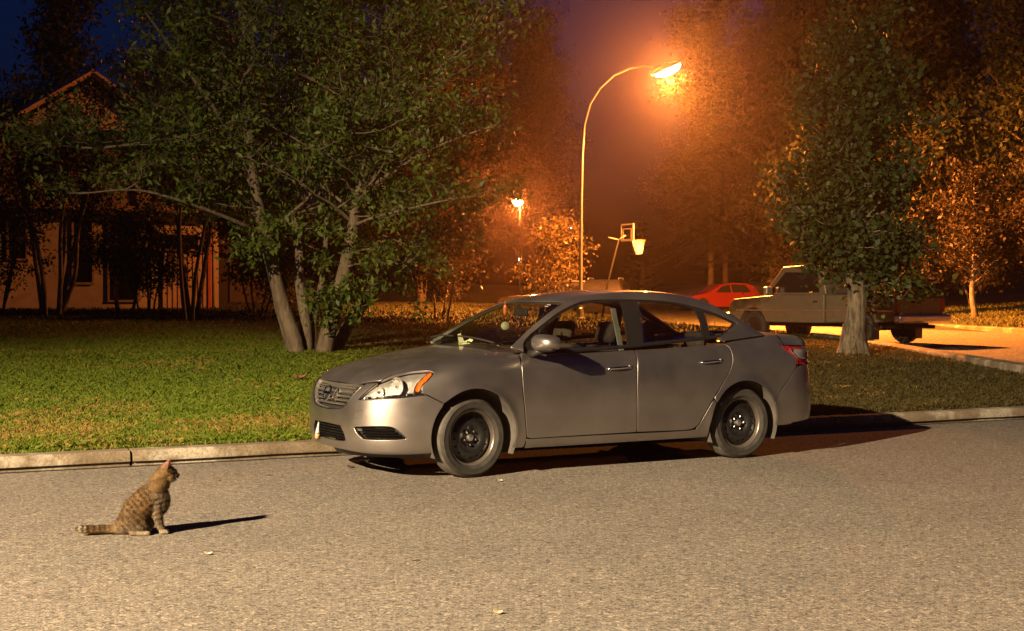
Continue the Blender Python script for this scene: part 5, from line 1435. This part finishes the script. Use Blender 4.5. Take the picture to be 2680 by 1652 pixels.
# ------------------------------------------------------------------ house
def house():
    hd=(math.cos(R(29)),math.sin(R(29))); B=Vector((-9.85,46.2,1.0))
    H=empty('house',B,R(29)); tag(H,'two-storey house with pinkish stucco wall and dark windows behind the trees at left','house')
    # local x runs along the wall (right end at 0, negative to the left); -y faces the street
    st=simple('pink_stucco',(.42,.35,.28),.9,var=.12,bmp=.4,scale=3); st2=simple('brown_siding',(.20,.145,.11),.85,var=.15,bmp=.3,scale=4)
    trimm=simple('house_trim',(.30,.20,.15),.7,var=.15); gl=simple('dark_window_pane',(.008,.008,.009),.08,var=.2); shg=simple('roof_shingle',(.05,.04,.035),.9,var=.3,bmp=.5,scale=6)
    white=simple('white_frame',(.5,.45,.4),.6)
    def hx(px): # photo px -> local x along wall
        t=(px-1340)/3600
        # B + s*hd, solve x = t*y
        s=(t*B.y-B.x)/(hd[0]-t*hd[1]); return s
    def hz(px,py):
        s=hx(px); y=B.y+s*hd[1]; return CAM_H+(782-py)/3600*y-B.z
    wl=-13.5; W2=9.0
    mb=MB(); mb.box((wl/2,4.5,1.55),(abs(wl),9.0,3.3)); mb.build('wall',st,H)
    MB().box((wl/2-.6,4.6,4.5),(abs(wl)-1.4,8.6,2.6)).build('upper_wall',st2,H)
    MB().box((wl/2,-.35,3.30),(abs(wl)+.8,.9,.16),bev=.02).build('eave',trimm,H)
    # gable roof, ridge square to the street
    gx=hx(230); pk=hz(226,190); hw=3.1; ey=5.6
    v=[(gx-hw,-.5,ey),(gx,-.5,pk),(gx+hw,-.5,ey),(gx-hw,9,ey),(gx,9,pk),(gx+hw,9,ey)]
    r=MB().add([(a,b,c) for a,b,c in v]+[(a,b,c-.22) for a,b,c in v],[(0,1,4,3),(1,2,5,4),(6,9,10,7),(7,10,11,8),(0,6,7,1),(1,7,8,2),(0,3,9,6),(2,8,11,5),(3,4,10,9),(4,5,11,10)]).build('roof',shg,H)
    MB().add([(gx-hw+.3,-.12,ey-.1),(gx+hw-.3,-.12,ey-.1),(gx,-.12,pk-.35),(gx-hw+.3,-.0,ey-.1),(gx+hw-.3,-.0,ey-.1),(gx,-.0,pk-.35)],[(0,1,2),(5,4,3),(0,3,4,1),(1,4,5,2),(2,5,3,0)]).build('gable',st,H)
    fas=MB(); 
    for sg in (-1,1): fas.tube([(gx+sg*hw,-.55,ey-.05),(gx,-.55,pk-.05)],.12,4)
    fas.build('fascia',trimm,r)
    lr=MB(); lr.add([(wl-.5,-.6,5.7),(.4,-.6,5.7),(.4,4.5,7.3),(wl-.5,4.5,7.3),(wl-.5,-.6,5.5),(.4,-.6,5.5),(.4,4.5,7.1),(wl-.5,4.5,7.1)],[(0,1,2,3),(7,6,5,4),(0,4,5,1),(1,5,6,2),(2,6,7,3),(3,7,4,0)]); lr.build('main_roof',shg,H)
    def window(x0,x1,y0,y1,name='window'):
        a,b=hx(x0),hx(x1); zt,zb_=hz((x0+x1)/2,y0),hz((x0+x1)/2,y1)
        f=MB(); t=.07
        for c,dm in ((((a+b)/2,-.03,zt),(b-a+t,.10,t)),(((a+b)/2,-.03,zb_),(b-a+t,.12,t)),((a,-.03,(zt+zb_)/2),(t,.09,zt-zb_-t)),((b,-.03,(zt+zb_)/2),(t,.09,zt-zb_-t))): f.box(c,dm)
        fr=f.build(name,trimm,H)
        MB().box(((a+b)/2,-.006,(zt+zb_)/2),(b-a-t,.02,zt-zb_-t)).build('pane' if name=='window' else 'door_leaf',gl,fr)
        return fr
    window(190,243,560,742); window(283,362,575,788,'door'); window(402,520,612,655)
    window(20,70,520,680)
    # pale shutters / panelled bay beside the door
    bay=MB()
    for k in range(9):
        a=hx(424+k*13.2); b=hx(424+k*13.2+10); zt=hz(470,664); 
        bay.box(((a+b)/2,-.05,zt/2),(b-a,.08,zt),bev=.01)
    bay.build('slatted_panel',simple('slat_paint',(.42,.30,.22),.7,var=.2),H)
    MB().box((hx(546),-.06,1.4),(.12,.14,2.7),bev=.01).build('corner_post',simple('red_post',(.35,.08,.035),.6),H)
    MB().tube([(hx(556),-.1,3.1),(hx(556),-.1,.05)],.05,8).build('downspout',trimm,H,True)
    MB().tube([(hx(400),-.3,6.2),(hx(455),-.6,4.9),(hx(475),-.6,3.3)],.07,8).build('gutter_pipe',trimm,H,True)
    # neighbour's low garage to the right
    g=dpx(640,700,56); gz=float(ground_z(g.x,56)); G=empty('garage',(g.x,56,gz),R(8)); tag(G,'low garage with dull red roof edge between the house and the multi-stemmed stems','garage')
    MB().box((0,2,1.1),(5.0,4,2.4)).build('wall',simple('garage_wall',(.060,.045,.040),.9,var=.15,bmp=.3),G)
    v=[(-2.8,-.5,2.2),(2.8,-.5,2.2),(2.8,2,3.5),(-2.8,2,3.5),(2.8,4.5,2.2),(-2.8,4.5,2.2)]
    MB().add(v+[(a,b,c-.15) for a,b,c in v],[(0,1,2,3),(3,2,4,5),(9,8,7,6),(11,10,8,9),(0,6,7,1),(4,10,11,5),(1,7,8,2),(2,8,10,4),(3,9,6,0),(5,11,9,3)]).build('roof',simple('garage_roof',(.14,.06,.04),.85,var=.2),G)
    MB().box((-.2,-.03,.95),(2.6,.08,1.9),bev=.02).build('garage_door',simple('garage_door_paint',(.10,.07,.06),.7),G)
house()
# ------------------------------------------------------------------ other vehicles
def prof_car(name,label,loc,rz,prof,half,glassp,wheels,mat,wr=.32,extra=None,cat='car',tum=.16,belt=.9):
    """car from a side outline (x forward, z): body with tumblehome, inset glass, wheels"""
    C_=empty(name,loc,rz); tag(C_,label,cat)
    def ring(y): 
        return y
    pr=catmull(prof,set(),.12)
    ys=[-1,-.93,-.6,0,.6,.93,1]
    v=[];f=[]
    n=len(pr)
    for t in ys:
        for x,z in pr:
            k=max(0,(z-belt))/(1.5-belt); hw=half*(1-tum*k)
            e=0 if abs(t)<1 else .05
            cx,cz=0,.65
            v.append((x*(1-e*.5),t*hw,cz+(z-cz)*(1-e)))
    for i in range(len(ys)-1):
        for j in range(n): f.append((i*n+j,i*n+(j+1)%n,(i+1)*n+(j+1)%n,(i+1)*n+j))
    T_=cdt([(p[0],p[1]) for p in pr],(),(.3,.3))
    base=len(v); V,F,_=T_
    for sg,i0 in ((-1,0),(1,1)):
        b=len(v)
        for x,z in V:
            k=max(0,(z-belt))/(1.5-belt); v.append((x*.975,sg*half*(1-tum*k),.65+(z-.65)*.95))
        for q in F: f.append(tuple(b+i for i in (q if sg<0 else q[::-1])))
    body=MB().add(v,f).build('body',mat,C_,True,35)
    for nm,pl in glassp:
        for sg in (1,-1):
            q=[]
            for x,z in pl:
                k=max(0,(z-belt))/(1.5-belt); q.append((x,sg*(half*(1-tum*k)+.006),z))
            q2=[(x,y-sg*.02,z) for x,y,z in q]; m=len(q)
            fs=[tuple(range(m)) if sg<0 else tuple(range(m))[::-1]]+[(i,(i+1)%m,m+(i+1)%m,m+i) for i in range(m)]
            MB().add(q+q2,fs).build(nm,M['gloss_black'],C_)
    Q=Matrix.Rotation(-math.pi/2,4,'X')
    for x in wheels:
        for sg in (1,-1):
            w_=empty('wheel',(x,sg*(half-.10),wr)); w_.parent=C_
            if sg<0: w_.rotation_euler=(0,0,math.pi)
            MB().lathe([(wr*.60,.09),(wr*.72,.105),(wr*.93,.10),(wr,.06),(wr,-.06),(wr*.9,-.1),(wr*.6,-.1)],28,Q).build('tyre',M['tyre'],w_,True)
            MB().lathe([(0,.06),(wr*.2,.07),(wr*.5,.045),(wr*.62,.085)],20,Q).build('rim',M['chrome_dull'],w_,True)
            MB().lathe([(0,.012),(wr*1.22,.012)],24,Matrix.Translation((x,sg*(half-.008),wr+.02))@Q@(Matrix.Rotation(math.pi,4,'X') if sg<0 else Matrix())).build('wheel_arch',M['under'],C_)
    return C_
def vehicles():
    # red hatchback, its tail towards the lamp
    redp=paint('red_paint',(.26,.018,.010),.15,.35,.8)
    pr=[(-1.95,.35),(-2.0,.75),(-1.92,1.0),(-1.72,1.30),(-1.25,1.46),(-.3,1.48),(.30,1.34),(.95,.98),(1.6,.86),(1.98,.70),(2.05,.45),(1.95,.22),(0,.20),(-1.85,.24)]
    y=74.0; x=(1722-1226)/3295*y
    c=prof_car('red_hatchback','small red hatchback parked across the far road behind the pickup\'s bonnet',(x,y,float(street_z(x,y))),R(196),pr,.84,[('side_window',[(.55,.98),(.22,1.28),(-.28,1.40),(-.32,.97)]),('side_window',[(-.40,.97),(-.36,1.40),(-1.15,1.39),(-1.45,1.05),(-1.40,.99)])],(1.30,-1.25),redp,.30)
    for sg in (1,-1):
        MB().box((-1.97,sg*.66,.88),(.08,.20,.26),bev=.03).build('taillight',M['red_lens'],c); MB().box((2.0,sg*.60,.70),(.12,.28,.14),bev=.04).build('headlight',M['lens'],c)
    MB().box((-1.80,0,1.16),(.05,1.25,.30),rot=Matrix.Rotation(R(-28),3,'Y')).build('rear_window',M['gloss_black'],c)
    MB().box((-2.0,0,.70),(.03,.5,.12)).build('plate',simple('plate_white',(.7,.7,.68),.5),c)
    # dark SUV and a dark van behind the sedan's roof
    dk=paint('dark_paint',(.03,.028,.028),.3,.3,.9)
    ps=[(-2.3,.45),(-2.35,.95),(-2.25,1.25),(-2.0,1.68),(-1.5,1.78),(-.2,1.78),(.35,1.62),(.95,1.18),(1.9,1.08),(2.3,.9),(2.35,.55),(2.2,.3),(0,.28),(-2.2,.30)]
    y=57; x=(1457-1226)/3295*y
    c=prof_car('dark_suv','dark sport utility car whose shiny roof shows above the sedan, right of the lamp pole',(x,y,float(street_z(x,y))),R(78),[(a*.95,b*.90) for a,b in ps],.92,[('side_window',[(.71,1.08),(.24,1.40),(-.43,1.47),(-.43,1.06)]),('side_window',[(-.52,1.06),(-.52,1.47),(-1.42,1.47),(-1.85,1.10)])],(1.38,-1.33),dk,.33,tum=.2,belt=1.0)
    for sg in (1,-1): MB().tube([(-1.5,sg*.62,1.61),(-1.4,sg*.62,1.66),(-.1,sg*.62,1.66),(0,sg*.62,1.61)],.025,6).build('roof_rail',M['chrome_dull'],c,True)
    y=58; x=(1328-1226)/3295*y
    c=prof_car('dark_wagon','low dark wagon just left of the lamp pole behind the sedan\'s roof',(x,y,float(street_z(x,y))),R(170),[(a*1.0,b*.84) for a,b in ps],.9,[('side_window',[(.75,1.01),(.25,1.30),(-.45,1.36),(-.45,.99)]),('side_window',[(-.55,.99),(-.55,1.36),(-1.5,1.36),(-1.95,1.03)])],(1.45,-1.4),dk,.31,tum=.2,belt=.95)
    for sg in (1,-1): MB().tube([(-1.6,sg*.60,1.50),(-1.5,sg*.60,1.54),(-.1,sg*.60,1.54),(0,sg*.60,1.50)],.022,6).build('roof_rail',M['chrome_dull'],c,True)
    # the pickup behind the boulevard tree
    tp=simple('cream_truck_paint',(.165,.13,.078),.35,.0,var=.12,coat=.6)
    y=32.0; x=(2130-1226)/3295*y+.80
    hd=math.atan2(.80,-.60)
    z=float(street_z(9,33))
    T=empty('pickup_truck',(x,y,z),hd); tag(T,'cream pickup truck parked half hidden behind the boulevard tree','truck')
    # local: x forward, 0 at rear bumper; y left (towards the camera)
    half=.95
    def slab(prof,hw,name,mat,par=T,bev=.05,y0=0):
        bm=bmesh.new(); a=[bm.verts.new((px_,y0-hw,pz)) for px_,pz in prof]; b=[bm.verts.new((px_,y0+hw,pz)) for px_,pz in prof]
        n=len(prof); bm.faces.new(a[::-1] if True else a); bm.faces.new(b)
        for i in range(n): bm.faces.new((a[i],a[(i+1)%n],b[(i+1)%n],b[i]))
        bmesh.ops.recalc_face_normals(bm,faces=bm.faces[:])
        bmesh.ops.bevel(bm,geom=[e for e in bm.edges],offset=bev,segments=3,profile=.6,affect='EDGES',clamp_overlap=True)
        bm.verts.index_update()
        o=MB().add([v.co[:] for v in bm.verts],[[v.index for v in f_.verts] for f_ in bm.faces]).build(name,mat,par,True,50); bm.free(); return o
    def archp(cx,r,z0,n=9): return [(cx-r*math.cos(math.pi*i/(n-1)),z0+r*math.sin(math.pi*i/(n-1))) for i in range(n)]
    low=.48; WR=.385
    bed=[(.12,low+.08)]+[(.12,1.12),(2.15,1.14),(2.15,low)]+archp(1.12,.46,WR)[::-1]
    bed=[(.12,.55),(.12,1.15),(2.12,1.17),(2.12,low)]+[(1.12+.46*math.cos(t),WR+.46*math.sin(t)) for t in np.linspace(.25,math.pi-.25,9)]
    slab(bed,half,'cargo_bed',tp)
    front=[(2.16,low),(2.16,1.18),(3.75,1.16),(5.15,1.06),(5.30,.95),(5.33,.60),(5.2,.45)]+[(4.50+.46*math.cos(t),WR+.46*math.sin(t)) for t in np.linspace(.25,math.pi-.25,9)]+[(4.0,low)]
    slab(front,half,'cab_body',tp)
    cab=[(2.20,1.15),(2.32,1.80),(2.80,1.90),(3.60,1.87),(4.32,1.14)]
    cb=slab(cab,half*.86,'cab',tp,T,.06)
    for sg in (1,-1):
        pl=[(2.42,1.22),(2.47,1.70),(3.50,1.73),(4.00,1.26),(3.98,1.22)]
        q=[(a,sg*(half*.86+.004),b) for a,b in pl]; q2=[(a,y_-sg*.02,b) for a,y_,b in q]
        MB().add(q+q2,[tuple(range(5)) if sg<0 else tuple(range(5))[::-1]]+[(i,(i+1)%5,5+(i+1)%5,5+i) for i in range(5)]).build('side_window',M['gloss_black'],cb)
        MB().box((3.88,sg*(half+.09),1.27),(.14,.22,.20),bev=.04).build('side_mirror',M['chrome_dull'],T)
        MB().box((2.42,sg*(half+.006),.99),(.16,.03,.045),bev=.01).build('door_handle',M['chrome'],T)
        MB().box((2.6,sg*(half+.004),.78),(4.9,.012,.035)).build('side_moulding',M['chrome_dull'],T)
        MB().box((.10,sg*.82,.92),(.06,.18,.36),bev=.02).build('taillight',M['red_lens'],T)
        for wx in (1.12,4.50):
            Q=Matrix.Rotation(-math.pi/2,4,'X')
            w_=empty('wheel',(wx,sg*(half-.16),WR)); w_.parent=T
            if sg<0: w_.rotation_euler=(0,0,math.pi)
            MB().lathe([(WR*.55,.10),(WR*.7,.125),(WR*.93,.12),(WR,.08),(WR,-.08),(WR*.9,-.12),(WR*.55,-.11)],30,Q).build('tyre',M['tyre'],w_,True)
            MB().lathe([(0,.08),(WR*.2,.09),(WR*.45,.05),(WR*.57,.10)],20,Q).build('rim',M['steel_black'],w_,True)
        MB().box((.75,sg*(half-.14),.28),(.03,.26,.34)).build('mud_flap',M['black_plastic'],T)
    MB().box((.10,0,.86),(.05,1.62,.46),bev=.015).build('tailgate',tp,T)
    MB().box((.02,0,.60),(.22,1.92,.20),bev=.05).build('rear_bumper',M['chrome_dull'],T)
    MB().box((5.36,0,.60),(.20,1.92,.22),bev=.05).build('front_bumper',M['chrome_dull'],T)
    ch=MB(); ch.box((2.7,0,.46),(5.0,.9,.16)); ch.box((-.15,0,.42),(.25,.10,.08)); ch.box((1.12,0,.385),(.12,1.5,.14)); ch.build('chassis',M['under'],T)
    MB().box((1.0,0,1.19),(1.9,1.5,.03)).build('load',M['under'],T)
    # windscreen
    q=[(3.66,-.72,1.82),(3.66,.72,1.82),(4.26,.78,1.21),(4.26,-.78,1.21)]; nrm=Vector((.70,0,.71))*.012
    MB().add([(Vector(a)+nrm)[:] for a in q]+[(Vector(a)-nrm)[:] for a in q],[(0,1,2,3)[::-1],(4,5,6,7),(0,1,5,4),(1,2,6,5),(2,3,7,6),(3,0,4,7)]).build('windscreen',M['gloss_black'],cb)
vehicles()
# ------------------------------------------------------------------ small things in and on the sedan
def trinkets():
    o=empty('hanging_ornament',c2w(1.76,-.16,1.30)); tag(o,'pale round disc with a red tassel hanging behind the sedan\'s windscreen','ornament')
    MB().tube([(0,0,.10),(0,0,-.06)],.003,5).build('cord',simple('red_cord',(.4,.05,.03),.7),o)
    MB().ellipsoid((0,0,.02),(.018,.018,.045)).build('tassel',simple('red_tassel',(.75,.16,.05),.7),o,True)
    MB().lathe([(0,.006),(.036,.005),(.038,0),(.036,-.005),(0,-.006)],28,Matrix.Translation((0,0,-.12))@Matrix.Rotation(R(80),4,'X')).build('disc',simple('ornament_disc',(.26,.25,.15),.6),o,True)
    p=c2w(1.24,.06,1.005)
    v=[];pts=[(-.055,-.01,.0),(-.02,.0,.01),(.0,-.005,.05),(-.03,.01,.115),(-.055,.01,.10),(-.045,.0,.06)]
    bb=MB()
    bb.add([(-.05,0,.0),(-.015,-.02,.0),(.0,.01,.05),(-.03,.02,.12),(-.055,.01,.11),(-.05,0,.05)],[(0,1,2,5),(5,2,3,4)])
    bb.add([(-.015,-.02,.0),(.05,-.01,.03),(.075,.0,.065),(.05,.01,.075),(.0,.01,.05)],[(0,1,4),(1,2,3,4)])
    o=bb.build('crumpled_paper',simple('cream_paper',(.80,.76,.50),.7)); o.location=p; o.rotation_euler=(0,0,.2)
    md=o.modifiers.new('s','SOLIDIFY'); md.thickness=.006
    tag(o,'crumpled cream paper lying on the sedan\'s dashboard behind the windscreen','paper')
    # white-and-tan thing wedged in the lower grille
    a=from_dom(to_dom([(.02,-.14,.380)],'fan'),'fan',Flow)[0]; b=from_dom(to_dom([(.02,-.21,.262)],'fan'),'fan',Flow)[0]
    A,B_=c2w(a[0]-.012,a[1],a[2]),c2w(b[0]-.022,b[1],b[2])
    o=empty('brush',B_); tag(o,'small white-and-tan brush wedged upright in the sedan\'s lower grille','brush')
    d=A-B_
    MB().tube([(d*.0)[:],(d*.15)[:],(d*.45)[:]],[.012,.020,.019],10).build('tan_end',simple('tan_plastic',(.50,.33,.13),.6),o,True)
    MB().tube([(d*.45)[:],(d*.6)[:],(d*1.0)[:],(d*1.25)[:]],[.019,.017,.008,.004],10).build('white_tip',simple('white_plastic',(.8,.78,.75),.5),o,True)
trinkets()
